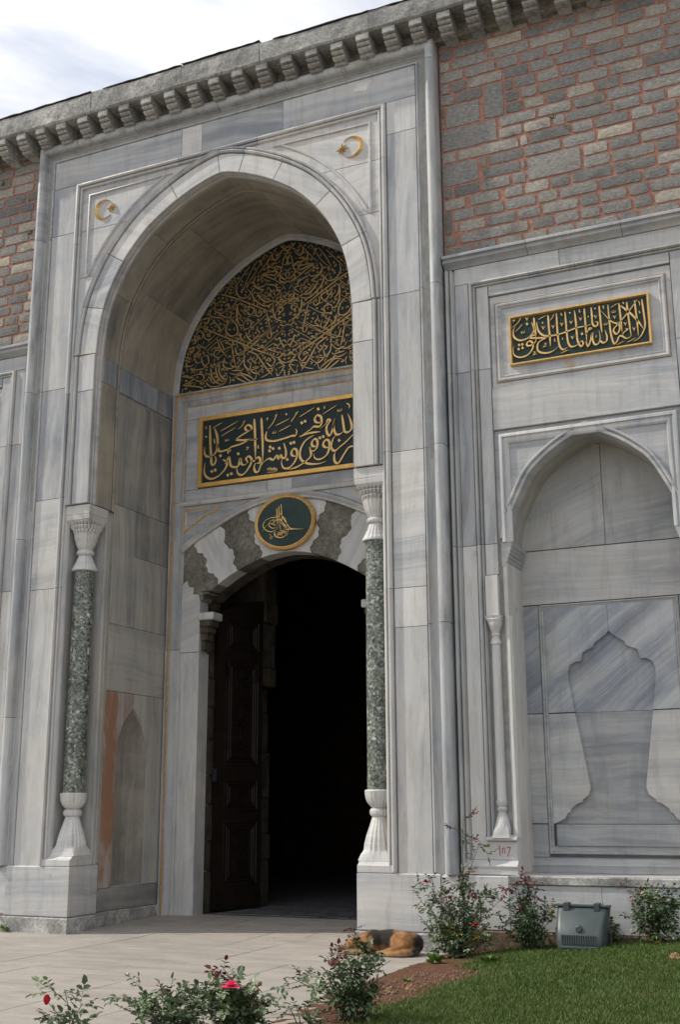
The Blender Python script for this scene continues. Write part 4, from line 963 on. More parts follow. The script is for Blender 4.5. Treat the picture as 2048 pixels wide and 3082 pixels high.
# --- oval imperial monogram
T_ = [([(585, 318), (592, 480), (600, 720)], 24), ([(632, 268), (642, 480), (655, 740)], 24), ([(685, 218), (698, 420), (712, 660)], 24),
      ([(612, 552), (480, 534), (340, 590), (266, 690), (284, 790), (380, 858), (480, 866), (590, 800), (640, 740)], 22), ([(612, 604), (480, 598), (408, 660), (408, 735), (480, 784), (560, 772), (620, 712)], 20),
      ([(600, 480), (700, 620), (820, 770), (870, 806), (1000, 806), (1232, 800)], 24), ([(660, 430), (760, 590), (850, 722), (905, 784), (1050, 788)], 20), ([(705, 490), (785, 580), (822, 700), (800, 740)], 18), ([(556, 525), (572, 470), (690, 396)], 14), ([(420, 672), (500, 690), (565, 725)], 22), ([(410, 680), (320, 760), (230, 880)], 10),
      ([(560, 850), (530, 900), (545, 965), (620, 1004), (720, 1000), (800, 952), (886, 900)], 28), ([(498, 560), (520, 600), (540, 640), (510, 660), (500, 630), (540, 620)], 12), ([(600, 560), (660, 640), (740, 720), (820, 830)], 16)]
for i in range(15):
    a = i/14; x = 590+a*240; y = 960-150*a*(1 if i % 2 else .5)-60*(i % 3)/3
    T_.append(([(x-30, y), (x, y-28), (x+22, y-6), (x+6, y+22), (x+44, y+18)], 13))
for i in range(8):
    T_.append(([(612+i*6, 600+i*34), (640+i*7, 612+i*32), (626+i*9, 640+i*32)], 11))
T_ += [([(392, 950), (430, 930), (440, 975), (480, 990), (450, 1040), (420, 1000), (495, 1020)], 12)]
med = thing('oval_medallion', 'oval dark green medallion with gold calligraphic monogram and gilt rim over the doorway', 'medallion', (0, YB-.03, 5.51))
ell = [(.475*math.cos(2*PI*i/64), 5.93+.395*math.sin(2*PI*i/64)) for i in range(64)]
prism('disc', ell, -.055, .04, PANEL_GN, med, front(YB))
sweep('gilt_rim', ell, [(.01, .04), (.01, -.06), (-.0, -.075), (-.012, -.078), (-.02, -.068), (-.024, -.076), (-.036, -.082), (-.05, -.07), (-.056, -.04), (-.056, .04)], GOLD, med, front(YB), closed=True)
v, f = letter_mesh(T_, [], (760, 1490, 7.84), YB-.057, 20, proud=.014)
obj('monogram', v, f, GOLD, med, recalc=False)

# --- lunette: mirrored calligraphy
LS = [[(385, 475), (450, 490), (560, 525), (700, 580), (850, 640)], [(195, 745), (300, 790), (420, 840), (560, 895), (700, 955), (800, 990), (905, 1032)], [(930, 1010), (1000, 965), (1130, 880), (1330, 742), (1530, 602)], [(850, 640), (935, 560), (1100, 470), (1210, 380)],
      [(840, 110), (828, 150), (852, 182), (882, 160), (912, 110)], [(898, 58), (960, 110), (992, 152)], [(985, 50), (900, 112), (858, 172)], [(915, 215), (940, 142), (966, 215), (915, 215)], [(800, 180), (790, 222), (832, 245), (872, 235), (906, 255), (890, 290), (850, 286)],
      [(740, 300), (800, 285), (862, 275), (850, 310), (740, 302), (850, 350), (930, 402)], [(690, 318), (668, 370), (700, 412), (760, 400), (782, 360)], [(935, 258), (977, 300), (935, 345), (893, 300), (935, 258)], [(900, 322), (895, 360), (940, 372), (978, 348)],
      [(780, 388), (850, 398), (872, 430), (830, 452), (788, 402)], [(830, 452), (892, 440), (880, 472), (850, 502)], [(530, 398), (520, 450), (552, 502), (612, 500), (642, 460), (608, 428)], [(655, 438), (660, 490), (700, 540), (770, 576), (842, 545), (872, 500)], [(700, 458), (722, 502), (780, 540), (842, 520)],
      [(660, 400), (722, 430), (752, 440), (710, 470), (690, 502)], [(935, 453), (977, 490), (935, 532), (897, 490), (935, 453)], [(895, 490), (860, 530), (900, 562), (935, 540)], [(868, 602), (890, 578), (922, 600), (900, 627), (868, 602)], [(835, 560), (840, 640), (870, 690), (935, 708)],
      [(560, 540), (528, 580), (540, 640), (572, 660)], [(580, 580), (672, 595), (640, 652), (578, 580)], [(690, 600), (688, 650), (720, 662), (737, 630), (712, 600)], [(520, 600), (530, 700), (560, 742), (592, 720)], [(578, 762), (590, 710), (642, 700), (640, 752), (600, 772), (578, 762)], [(640, 762), (700, 720), (782, 640)],
      [(545, 800), (560, 852), (620, 886), (672, 860), (660, 800)], [(600, 800), (622, 850), (662, 882)], [(450, 720), (430, 790), (480, 832), (532, 800), (510, 720), (458, 730)], [(330, 620), (380, 640), (422, 672), (472, 660), (480, 600)], [(298, 580), (320, 543), (342, 570), (308, 602)], [(270, 630), (302, 610), (290, 650), (332, 672), (392, 680), (432, 722)],
      [(290, 740), (332, 718), (372, 760), (392, 802)], [(173, 820), (200, 788), (232, 810), (222, 852), (190, 852), (173, 820)], [(240, 808), (250, 852), (292, 862), (352, 808)], [(140, 1050), (192, 980), (158, 1000), (182, 1062), (242, 1040)], [(68, 1050), (97, 1040), (90, 1082), (132, 1092), (172, 1058)],
      [(130, 1152), (182, 1080), (158, 1120), (232, 1112), (262, 1078)], [(215, 1008), (240, 1082), (282, 1060), (270, 1000), (228, 1010)], [(58, 1257), (152, 1200), (60, 1180), (102, 1168)], [(58, 1257), (200, 1270), (232, 1290), (200, 1312)], [(128, 1180), (212, 1158), (242, 1190), (200, 1222), (128, 1185)],
      [(260, 1230), (290, 1262), (350, 1266), (422, 1230), (442, 1168)], [(300, 1108), (310, 1180), (350, 1232), (412, 1252)], [(340, 1098), (360, 1180), (402, 1232)], [(380, 1078), (370, 1130), (400, 1192), (442, 1202)], [(510, 928), (530, 992), (582, 980), (592, 930), (558, 908)],
      [(420, 1018), (410, 1090), (470, 1112), (522, 1080)], [(478, 1090), (542, 1090), (602, 1000)], [(590, 968), (590, 1080), (640, 1122), (722, 1100)], [(620, 960), (702, 1000), (670, 1052), (638, 1000)], [(650, 1058), (640, 1120), (690, 1152), (742, 1110), (772, 1050)], [(710, 1008), (770, 1100), (832, 1172)],
      [(730, 1190), (802, 1150), (852, 1080)], [(780, 1120), (832, 1110), (820, 1152)], [(480, 1130), (562, 1130), (520, 1162), (458, 1150)], [(500, 1190), (560, 1168), (640, 1222), (682, 1200), (692, 1158)], [(520, 1190), (602, 1232), (634, 1240)], [(580, 1108), (560, 1150), (622, 1172), (682, 1212)],
      [(868, 872), (890, 848), (902, 880), (932, 912), (992, 850)], [(860, 942), (900, 890), (930, 868), (962, 900), (1002, 932)], [(780, 1058), (822, 1092), (852, 1040), (820, 1008)], [(868, 1002), (890, 968), (912, 1000), (880, 1022), (932, 1062), (988, 1040)], [(880, 1110), (932, 1088), (880, 1172), (863, 1140)], [(860, 1080), (892, 1060), (932, 1082)],
      [(440, 878), (480, 868), (492, 900), (460, 902), (440, 878)]]
LT = [[(640, 228), (560, 340), (490, 440)], [(700, 188), (640, 290), (585, 415)], [(515, 333), (460, 410), (415, 485)], [(767, 128), (720, 220), (670, 310), (600, 402)], [(866, 73), (800, 170), (740, 260), (700, 302)], [(775, 610), (800, 720), (822, 830), (800, 852), (788, 820), (832, 790)], [(690, 780), (722, 800), (700, 832), (742, 820), (852, 715)], [(660, 902), (742, 830), (872, 733)],
      [(378, 802), (440, 730), (522, 648)], [(190, 900), (240, 932), (282, 910), (382, 820)], [(270, 962), (332, 900), (402, 848)], [(340, 1002), (382, 960), (338, 960), (330, 1002), (382, 1010), (502, 900)], [(350, 848), (390, 950), (452, 1022)], [(380, 868), (422, 962)], [(480, 898), (490, 980), (512, 1092)], [(380, 962), (450, 930), (532, 893)], [(740, 942), (840, 850), (932, 764)], [(480, 1020), (640, 920), (852, 760)], [(890, 733), (935, 745), (972, 716)], [(545, 1000), (640, 930), (760, 830)], [(700, 1000), (800, 920), (850, 890)], [(455, 610), (500, 560), (560, 490)], [(760, 520), (800, 470), (830, 440)]]
LB = [[(230, 692), (282, 680), (270, 722), (230, 712)], [(133, 882), (162, 858), (167, 890), (140, 902)], [(108, 950), (152, 930), (142, 972), (108, 962)], [(420, 575), (450, 560), (455, 590), (430, 598)]]
Lm = [small_v(620, 390, 12), small_v(500, 330, 10), small_v(120, 1310, 10), small_v(560, 820, 12), small_v(330, 780, 10), small_v(750, 1000, 10), small_v(700, 1100, 12)]
for q in ([(20+40, 1285), (50, 1330)], [(95, 1310), (110, 1330), (140, 1300)], [(460, 1180), (470, 1210), (460, 1250)], [(490, 950), (500, 975)], [(730, 980), (745, 1000)], [(240, 880), (230, 910)], [(840, 430), (850, 455)]): Lm.append((q, 8))
LS = [(s_, 12.5) for s_ in LS] + [(s_, 10) for s_ in LT] + [(s_, 20) for s_ in LB] + Lm
occ = [q for st in LS for q in resample(st[0], max(4, len(st[0])*4))]
rl = random.Random(21)
for _ in range(5000):          # fill the open ground with the small hooks, loops and ticks of the vocalisation
    x = rl.uniform(30, 940); y = rl.uniform(40, 1320)
    w_ = px_y(530+x/2.851, 720+y/2.851, YB)
    if w_.z < 8.44 or not any(abs(w_.x) < abs(a_[0])-.10 and abs(a_[1]-w_.z) < .08 for a_ in ARCH if a_[1] > 8.3) and w_.z > 8.5: continue
    dmin = min((q[0]-x)**2+(q[1]-y)**2 for q in occ)
    if dmin < 16**2: continue
    r_ = rl.uniform(8, 15); k_ = rl.randrange(4); a_ = rl.uniform(0, 6.28); c_, s_ = math.cos(a_), math.sin(a_)
    base = ([(-1, -.6), (-.5, .5), (.3, .7), (.9, -.2)], [(-.8, .2), (0, -.8), (.8, 0), (.1, .7), (-.5, .1)], [(-1, .5), (0, .1), (1, -.6)], [(-.9, -.4), (-.2, .6), (.2, -.3), (.7, .5), (1.1, -.3)])[k_]
    g_ = [(x+r_*(u*c_-v*s_), y+r_*(u*s_+v*c_)) for u, v in base]
    LS.append((g_, (8.5, 8.5, 7, 8)[k_])); occ += resample(g_, 8)
Ld = [(765, 262), (742, 335), (765, 350), (935, 375), (795, 515), (808, 490), (935, 488), (445, 700), (372, 612), (568, 698), (645, 830), (590, 782), (552, 950), (805, 690), (818, 665), (935, 1000), (932, 960), (935, 1145), (935, 1165), (120, 1022), (105, 1015), (100, 1178), (300, 1205), (325, 1235), (405, 1115), (250, 1265), (215, 1240), (335, 1080), (780, 1040), (270, 820), (290, 830), (610, 410), (585, 420), (378, 730), (1060, 610, 10), (680, 850, 9), (606, 935, 9), (130, 960, 9), (935, 710, 9)]
lun = thing('lunette_inscription', 'black arched lunette crowded with interlaced gold mirror calligraphy under the vault', 'inscription', (0, YB, 8.36))
LP = [p for p in offset_open(ARCH, -.075) if p[1] > 8.36]
LPp = [(LP[0][0], 8.362)] + LP + [(LP[-1][0], 8.362)]
prism('backing_board', LPp, -.006, .04, PANEL_BK, lun, front(YB))
v, f = letter_mesh(LS, [d if len(d) > 2 else (d[0], d[1], 10) for d in Ld], (530, 720, 2.851), YB-.008, 16, mirror=True, proud=.012)
obj('lettering', v, f, GOLD_SHADED, lun, recalc=False)
sweep('lunette_rim', [(LP[0][0], 8.34)] + LP + [(LP[-1][0], 8.34)], [(.12, .05), (.12, -.05), (.03, -.05), (.02, -.03), (.0, -.02), (-.004, .02)], MARBLE, gate, front(YB), tone=.5)

# ------------------------------------------------------------------ masonry walls either side of the gate
def stone_mesh(x0, z0, x1, z1, y, amp):
    """rough-faced block: irregular outline, lumpy front"""
    nx, nz = (4, 3) if x1-x0 > .2 else (3, 3)
    sd = random.uniform(0, 100); vs = []; fs = []
    for j in range(nz+1):
        for i in range(nx+1):
            u, w = i/nx, j/nz
            x = x0+(x1-x0)*u; z = z0+(z1-z0)*w
            edge = i in (0, nx) or j in (0, nz)
            nse = mnoise.noise(Vector((x*4+sd, z*6, sd)))
            if edge:
                x += random.uniform(-.007, .007); z += random.uniform(-.006, .006)
                if i in (0, nx) and j in (0, nz): x += .006*(1 if i == 0 else -1); z += .004*(1 if j == 0 else -1)
                d = y-.001+nse*.003
            else: d = y-.005-amp*(.2+nse)*.6
            vs.append((x, d, z))
    k = (nx+1)*(nz+1)
    for j in range(nz):
        for i in range(nx):
            a = j*(nx+1)+i; fs.append([a, a+1, a+nx+2, a+nx+1])
    ring = [i for i in range(nx+1)] + [(j+1)*(nx+1)-1 for j in range(1, nz+1)] + [nz*(nx+1)+i for i in range(nx-1, -1, -1)] + [j*(nx+1) for j in range(nz-1, 0, -1)]
    b = len(vs)
    for r_ in ring: vs.append((vs[r_][0], y+.10, vs[r_][2]))
    n = len(ring)
    for i in range(n): fs.append([ring[i], b+i, b+(i+1) % n, ring[(i+1) % n]])
    return vs, fs
YW = .135
def wall(x0, x1, z0, z1, label, big, loc, rows_phase):
    w = thing('masonry_wall', label, 'wall', loc)
    box('mortar_bed', x0, YW+.004, z0-.05, x1, YW+.5, z1+.3, MORTAR, w)
    cells = []
    def add(a, b, c, d): cells.append((a, b, c, d))
    for q in big: add(*q)
    z = z0+rows_phase
    while z < z1:
        h = .178
        x = x0+random.uniform(-.3, 0)
        while x < x1:
            wd = random.uniform(.24, .58)
            a, b = max(x, x0), min(x+wd, x1)
            segs = [(a, b)]
            for (p, q, r_, s_) in big:
                if q < z+h-.03 and s_ > z+.03:
                    ns = []
                    for (m, n) in segs:
                        if r_ <= m or p >= n: ns.append((m, n)); continue
                        if p-m > .04: ns.append((m, p))
                        if n-r_ > .04: ns.append((r_, n))
                    segs = ns
            for m, n in segs:
                if n-m > .06: add(m, z, n, min(z+h, z1+.05))
            x += wd
        z += h
    for a, b, c, d in cells:
        # courses run slightly uneven
        g = .0195
        vs, fs = stone_mesh(a+g, b+g*.9, c-g, d-g*.9, YW+random.uniform(-.009, -.002), random.uniform(.002, .010))
        obj('stone', vs, fs, STONE, w, recalc=True, smooth=False)
    return w
# large blocks next to the gate, read off the photograph (view origin 1024,0, scale 1.531)
bigs = []
for a, b, c, d in ((485, 490, 650, 575), (662, 395, 760, 530), (458, 560, 730, 660), (540, 645, 830, 740), (470, 770, 645, 875), (597, 865, 740, 940), (460, 890, 583, 975), (463, 995, 522, 1065), (555, 1060, 875, 1125), (883, 985, 990, 1060), (860, 720, 1118, 790), (1038, 470, 1258, 520)):
    m = px_y(1024+(a+c)/2/1.531, (b+d)/2/1.531, YW); l_ = px_y(1024+a/1.531, (b+d)/2/1.531, YW); r_ = px_y(1024+c/1.531, (b+d)/2/1.531, YW)
    t_ = px_y(1024+(a+c)/2/1.531, b/1.531, YW); u_ = px_y(1024+(a+c)/2/1.531, d/1.531, YW)
    sn = lambda v: 8.74+.178*round((v-8.74)/.178)
    bigs.append((max(3.42, l_.x), sn(u_.z), r_.x, max(sn(t_.z), sn(u_.z)+.178)))
wall(3.42, 7.6, 8.72, 12.02, 'rough grey stone wall with raised brick red mortar joints above the niche bay', bigs, (5.4, .4, 8.7), .02)
wall(-5.0, -3.42, 8.76, 12.02, 'strip of rough grey stone wall with red mortar on the shaded side of the gate', [], (-4.2, .4, 8.7), .03)
body = thing('palace_wall', 'thick masonry wall body behind the marble facing', 'wall', (0, 2, 0))
MASON = simple('plain_masonry', (0.22, 0.205, 0.185), .95, var=.35, scale=4, bstr=.5, spec=.1)
for s in (-1, 1):
    box('wall_mass', s*3.41, .90, -.2, s*24, 6.0, 12.2, MASON, body)
    box('wall_face', s*(7.65 if s > 0 else 5.05), .17, -.2, s*24, .89, 12.2, MASON, body)
box('wall_mass', -3.36, 2.27, 7.72, 3.36, 6.0, 12.2, MASON, body)
# small tufts growing from joints
GREEN = simple('weed_green', (0.075, 0.11, 0.03), .7, var=.35, scale=20, bstr=0)
for n_, (u_, v_) in enumerate(((12, 557), (95, 705), (1670, 357))):
    c = px_y(u_, v_, YW-.03); vs = []; fs = []
    for i in range(16):
        a = random.uniform(0, 2*PI); l_ = random.uniform(.04, .10); b_ = len(vs)
        d = Vector((math.cos(a)*.5, -.6+random.random()*.3, math.sin(a)*.5+.25)).normalized()*l_
        vs += [tuple(c+Vector((rj(.02), 0, rj(.015)))), tuple(c+d*.6+Vector((.006, 0, .006))), tuple(c+d), tuple(c+d*.6-Vector((.006, 0, .006)))]
        fs.append([b_, b_+1, b_+2, b_+3])
    o = obj('wall_tuft', vs, fs, GREEN, None); tag(o, ('tuft of weeds in the wall joint at the very edge under the cornice', 'dry weed tuft beside the left roll moulding', 'small green weed growing from the tall masonry above the niche bay')[n_], 'weed')

# ------------------------------------------------------------------ cornice: corbel table, fascia, lead
cor = thing('cornice', 'weathered blackened stone cornice on a row of stepped corbels', 'cornice', (0, -.1, 12.0))
CP = [(.2, 12.245), (-.318, 12.245), (-.322, 12.20), (-.318, 12.155), (-.295, 12.148), (-.252, 12.146), (-.252, 12.130), (-.288, 12.126), (-.280, 12.108), (-.262, 12.096), (-.215, 12.092), (-.215, 12.076), (-.248, 12.072), (-.232, 12.050), (-.200, 12.032), (-.150, 12.024), (-.150, 12.010), (-.175, 12.006), (-.15, 11.985), (.2, 11.98)]
def corbel_mesh(w):
    vs = []; n = len(CP)
    for x in (-w/2, w/2): vs += [(x, y, z) for y, z in CP]
    return vs, [list(range(n)), list(range(2*n-1, n-1, -1))] + [[i, (i+1) % n, n+(i+1) % n, n+i] for i in range(n)]
cms = []
for k in range(5):
    vs, fs = corbel_mesh(.182)
    vs = [(x+rj(.004), y+rj(.004), z+rj(.003)) for x, y, z in vs]
    me = bpy.data.meshes.new('corbel'); me.from_pydata(vs, [], fs)
    bm = bmesh.new(); bm.from_mesh(me); bmesh.ops.recalc_face_normals(bm, faces=bm.faces); bm.to_mesh(me); bm.free()
    me.materials.append(CORBEL); cms.append(me)
x = 3.23+.402*11
while x > -6.2:
    o = bpy.data.objects.new('corbel', cms[random.randrange(5)]); COL.objects.link(o); attach(o, cor)
    o.location = (x+rj(.015), rj(.012), rj(.006)); o.scale = (random.uniform(.93, 1.07), 1, 1); x -= .402
box('back_plaster', -6.3, .02, 12.03, 7.8, .3, 12.40, PLASTER, cor)
fx = [-6.3, -4.0, -2.22, -.55, .80, 2.55, 4.3, 6.0, 7.9]
tops_ = [12.615, 12.61, 12.60, 12.61, 12.565, 12.555, 12.55, 12.55]
for i, (a, b) in enumerate(zip(fx, fx[1:])):
    nseg = 14; vs = []; fs = []
    for q in range(nseg+1):
        xx = a+.003+(b-a-.006)*q/nseg
        up = tops_[i] + rj(.006) + (.03 if (i in (2, 4, 5) and q <= 2) else 0)
        dn = 12.247 + random.uniform(-.0, .012)
        vs += [(xx, .3, dn), (xx, -.315+rj(.004), dn), (xx, -.345+rj(.007), dn+.025), (xx, -.35+rj(.007), (dn+up)/2), (xx, -.345+rj(.007), up-.02), (xx, -.325, up), (xx, .3, up+.03)]
    for q in range(nseg):
        for r_ in range(6): fs.append([q*7+r_, q*7+r_+1, (q+1)*7+r_+1, (q+1)*7+r_])
    fs.append(list(range(7))); fs.append([nseg*7+r_ for r_ in range(7)][::-1])
    obj('fascia_stone', vs, fs, FASCIA, cor)
    vs = []; fs = []
    for q in range(nseg+1):
        xx = a+(b-a)*q/nseg; up = tops_[i]+.012+rj(.006)
        vs += [(xx, -.358+rj(.006), up-.004), (xx, -.358+rj(.006), up+.004), (xx, .6, up+.07), (xx, .6, up+.05)]
    for q in range(nseg):
        for r_ in range(3): fs.append([q*4+r_, q*4+r_+1, (q+1)*4+r_+1, (q+1)*4+r_])
    if i not in (2, 4): obj('lead_sheet', vs, fs, LEAD, cor)
    else: obj('lead_sheet', [(x_+(.22 if x_ < a+.2 else 0), y_, z_) for x_, y_, z_ in vs], fs, LEAD, cor)
rf = obj('roof_top', [(-24, .5, 12.55), (24, .5, 12.55), (24, 6, 12.75), (-24, 6, 12.75)], [[0, 1, 2, 3]], LEAD, cor)

# ------------------------------------------------------------------ marble niche bays
def bay(cx, full, label):
    """framed marble bay with a pointed niche, centred on cx"""
    B0 = .12
    b = thing('niche_bay', label, 'wall niche', (cx, .5, .86)); FB = front(B0)
    L = lambda r: cx-r; RR = lambda r: cx+r
    # backing behind the facing, with the niche left open
    nh = catmull([(1.06, .86), (1.06, 2.5), (1.06, 4.5), (1.05, 4.78), (1.0, 5.10), (.93, 5.28), (.74, 5.64), (.55, 5.83), (.34, 5.98), (.12, 6.09), (0, 6.13)], 5)
    NA = [(cx+x, z) for x, z in mirror_path(nh)]
    arch_mass('bay_core', offset_open(NA, .06), L(1.74), RR(1.74), 8.72, 4.9, .05, .78, GROUT, b, FB)
    # outer mouldings
    O1 = [(0, .1), (0, -.04), (-.015, -.065), (-.04, -.065), (-.05, -.045), (-.053, .01), (-.066, .012), (-.070, -.04), (-.085, -.052), (-.098, -.036), (-.102, .012), (-.115, .014), (-.115, .05)]
    O1t = [(0, .1), (0, -.10), (-.02, -.125), (-.05, -.125), (-.06, -.09), (-.075, -.085), (-.09, -.105), (-.11, -.10), (-.13, -.06), (-.15, -.03), (-.175, -.01), (-.18, .05)]
    for p in ([(L(1.74), .9), (L(1.74), 4.79)], [(L(1.74), 4.79), (L(1.74), 7.1)], [(L(1.74), 7.1), (L(1.74), 8.55)], [(RR(1.74), 8.55), (RR(1.74), 4.79)], [(RR(1.74), 4.79), (RR(1.74), .9)]):
        pieces('outer_moulding', [p], O1, MARBLE, FB, b, tone=.55, vein_y=V_)
    for a, c in ((-1.75, -.6), (-.6, .62), (.62, 1.75)):
        pieces('top_moulding', [[(cx+a, 8.75), (cx+c, 8.75)]], O1t, MARBLE, FB, b, tone=.6)
    for a, c in ((-1.62, -.2), (-.2, 1.62)):
        slab('frieze_slab', rect(cx+a, 8.335, cx+c, 8.57), MARBLE, b, FB, tone=.5, vein_y=-.03)
    # second moulding: up the sides and across the top
    I1 = [(0, .03), (0, -.018), (-.010, -.044), (-.030, -.050), (-.042, -.034), (-.046, .012), (-.058, .012), (-.062, -.022), (-.074, -.026), (-.080, .014), (-.085, .016), (-.085, .04)]
    for p in ([(L(1.42), 1.26), (L(1.42), 4.79)], [(L(1.42), 4.79), (L(1.42), 7.1)], [(L(1.42), 7.1), (L(1.42), 8.335), (cx, 8.335)], [(cx, 8.335), (RR(1.42), 8.335), (RR(1.42), 7.1)], [(RR(1.42), 7.1), (RR(1.42), 4.79)], [(RR(1.42), 4.79), (RR(1.42), 1.26)]):
        pieces('inner_moulding', [p], I1, MARBLE, FB, b, tone=.5, vein_y=V_)
    for s in (-1, 1):
        for z0, z1, tn, m in ((1.02, 4.79, .35, MARBLE_W), (4.79, 7.1, .68, MARBLE), (7.1, 8.335, .55, MARBLE)):
            slab('pilaster_slab', rect(cx+s*1.618, z0, cx+s*1.432, z1), m, b, FB, tone=tn, vein_y=V_+rj(.1))
        for z0, z1, tn, m in ((4.40, 4.79, .3, MARBLE_W), (4.79, 7.1, .68, MARBLE), (7.1, 8.25, .5, MARBLE)):
            slab('strip_slab', rect(cx+s*1.326, z0, cx+s*1.165, z1), m, b, FB, tone=tn, vein_y=V_+rj(.2))
        slab('strip_block', rect(cx+s*1.33, 3.885, cx+s*1.165, 4.39), MARBLE_W, b, FB, t=.10, lift=.05, tone=.3, vein_y=V_)
        # colonette in its channel
        ccx, ccy = cx+s*1.235, B0+.02
        prism('channel', [(cx+s*1.335, 1.27), (cx+s*1.335, 3.884), (cx+s*1.065, 3.884), (cx+s*1.065, 1.27)], .055, .10, MARBLE_W, b, FB, tone=.45, vein_y=V_)
        cn = lathe('colonette', [(1.69, .058), (2.4, .057), (3.55, .054)], MARBLE_W, b, ccx, ccy, 24, tone=.5, vein_y=V_)
        lathe('colonette_base', [(1.275, .105), (1.33, .095), (1.36, .10), (1.42, .092), (1.50, .07), (1.555, .048), (1.575, .05), (1.59, .06), (1.61, .062), (1.625, .05), (1.64, .056), (1.67, .066), (1.70, .068)], MARBLE_W, cn, ccx, ccy, 48, lambda z: (16, .12 if z > 1.34 else 0), lambda z: max(0, min(1, (1.40-z)/.06)), tone=.4)
        lathe('colonette_capital', [(3.545, .066), (3.58, .064), (3.62, .05), (3.64, .052), (3.655, .062), (3.67, .052), (3.70, .06), (3.76, .082), (3.80, .092), (3.815, .088), (3.84, .097), (3.86, .09), (3.885, .1)], MARBLE_W, cn, ccx, ccy, 48, lambda z: (16, .10 if z > 3.56 else 0), lambda z: max(0, min(1, (z-3.78)/.08)), tone=.35)
        mm = [(cx+s*1.42, 1.262), (cx+s*1.055, 1.262)] if s < 0 else [(cx+s*1.055, 1.262), (cx+s*1.42, 1.262)]
        sweep('foot_moulding', mm, [(-.02, .03), (-.02, -.05), (-.005, -.065), (.015, -.06), (.03, -.03), (.045, .0), (.045, .05)], MARBLE_W, b, FB, tone=.4)
        vmm = [(cx+s*1.075, 1.28), (cx+s*1.075, 3.88)]
        sweep('channel_moulding', vmm if s > 0 else vmm[::-1], [(-.015, .06), (-.015, .0), (0, -.01), (.025, -.01), (.035, .01), (.05, .012), (.05, .06)], MARBLE_W, b, FB, tone=.45, vein_y=V_)
        # block under the colonette and stepped base
        slab('pedestal_slab', rect(cx+s*1.62, 1.02, cx+s*1.06, 1.245), MARBLE_W, b, FB, t=.2, lift=.014, tone=.35, bev=.01)
        bp = [(cx+s*1.74, .865), (cx+s*1.055, .865)]
        if s > 0: bp = bp[::-1]
        sweep('base_moulding', bp, [(0, .1), (0, -.055), (.065, -.055), (.075, -.065), (.095, -.068), (.115, -.055), (.13, -.03), (.16, -.016), (.16, .1)], MARBLE_W, b, FB, tone=.45)
        # niche reveal (side) with scalloped corbel at the spring
        slab('niche_reveal', rect(B0+.012, .868, B0+.68, 4.55), MARBLE_W, b, side(cx+s*1.06, s), t=.05, tone=.4, vein_x=V_)
        sweep('reveal_base_moulding', [(B0-.06, .87), (B0+.68, .87)] if s > 0 else [(B0+.68, .87), (B0-.06, .87)], [(0, .05), (0, -.055), (.065, -.055), (.09, -.066), (.12, -.05), (.15, -.01), (.15, .05)] if s > 0 else [(0, .05), (0, -.055), (.065, -.055), (.09, -.066), (.12, -.05), (.15, -.01), (.15, .05)], MARBLE_W, b, side(cx+s*1.06, s), tone=.5)
        sc = [(cx+s*1.12, 4.50), (cx+s*1.075, 4.50)]
        for q in range(5):
            sc += [(cx+s*(1.065-.016*q), 4.55+.045*q), (cx+s*(1.050-.016*q), 4.57+.045*q)]
        sc += [(cx+s*.985, 4.80), (cx+s*1.12, 4.80)]
        prism('spring_corbel', sc, .012, .66, MARBLE, b, FB)
    # sunk sign field
    slab('lintel_slab', rect(L(1.16), 8.10, RR(1.16), 8.25), MARBLE, b, FB, tone=.55, vein_y=-.05)
    slab('sign_field', rect(L(1.155), 6.83, RR(1.155), 8.09), MARBLE, b, front(B0+.03), t=.03, tone=.6, vein_y=0, gap=.001)
    q = [(L(1.085), 6.90), (RR(1.085), 6.90), (RR(1.085), 7.98), (L(1.085), 7.98)]
    sweep('gilt_line', q, [(-.009, .035), (-.009, .024), (.0, .024), (.0, .035)], GILT_BR, b, FB, closed=True, smooth=False)
    sweep('sign_moulding', q, [(.002, .035), (.002, .022), (.02, .0), (.04, .004), (.05, .02), (.062, .020), (.07, .010), (.082, .022), (.085, .035)], MARBLE, b, FB, closed=True, tone=.5)
    slab('lintel_slab', rect(L(1.16), 6.26, RR(1.16), 6.825), MARBLE, b, FB, tone=.45, vein_y=-.06)
    # niche head: rectangular moulding, arch ring, spandrel fields
    arch_mass('head_field', offset_open([p for p in NA if p[1] > 4.78], .01), L(1.16), RR(1.16), 6.25, 4.9, .04, .1, MARBLE, b, FB, tone=.55)
    hm = [(L(1.10), 4.80), (L(1.10), 6.20), (RR(1.10), 6.20), (RR(1.10), 4.80)]
    sweep('head_moulding', hm, [(0, .05), (0, .0), (-.02, -.012), (-.045, -.012), (-.055, .008), (-.07, .010), (-.085, .0), (-.105, .008), (-.13, .028), (-.13, .05)], MARBLE, b, FB, tone=.45, vein_y=V_)
    NAu = [p for p in NA if p[1] > 4.78]
    sweep('arch_moulding', NAu, [(0, .3), (0, .022), (.036, .018), (.04, .038), (.05, .012), (.062, -.004), (.078, -.004), (.09, .012), (.096, .04), (.096, .05)], MARBLE, b, FB, tone=.5)
    # intrados and back of the niche
    sweep('niche_soffit', [p for p in NA if p[1] > 4.76], [(.0, .28), (.0, .68), (.05, .68)], MARBLE_REV, b, FB, tone=.45, vein_x=V_)
    YN = .80; FN = front(YN)
    nin = [p for p in NA if p[1] > 4.8]
    lf = [p for p in nin if p[0] < cx+.03]; rt = [p for p in nin if p[0] >= cx+.03]
    slab('tympanum_slab', [(cx+.03, 4.80)] + [(cx+.03, lf[-1][1])] + [(x-.04, z) for x, z in lf[::-1]] + [(L(1.1), 4.80)], MARBLE, b, FN, tone=.5, vein_y=.45)
    slab('tympanum_slab', [(cx+.03, 4.80), (RR(1.1), 4.80)] + [(x+.04, z) for x, z in rt[::-1]] + [(cx+.03, rt[0][1])], MARBLE, b, FN, tone=.45, vein_y=.17)
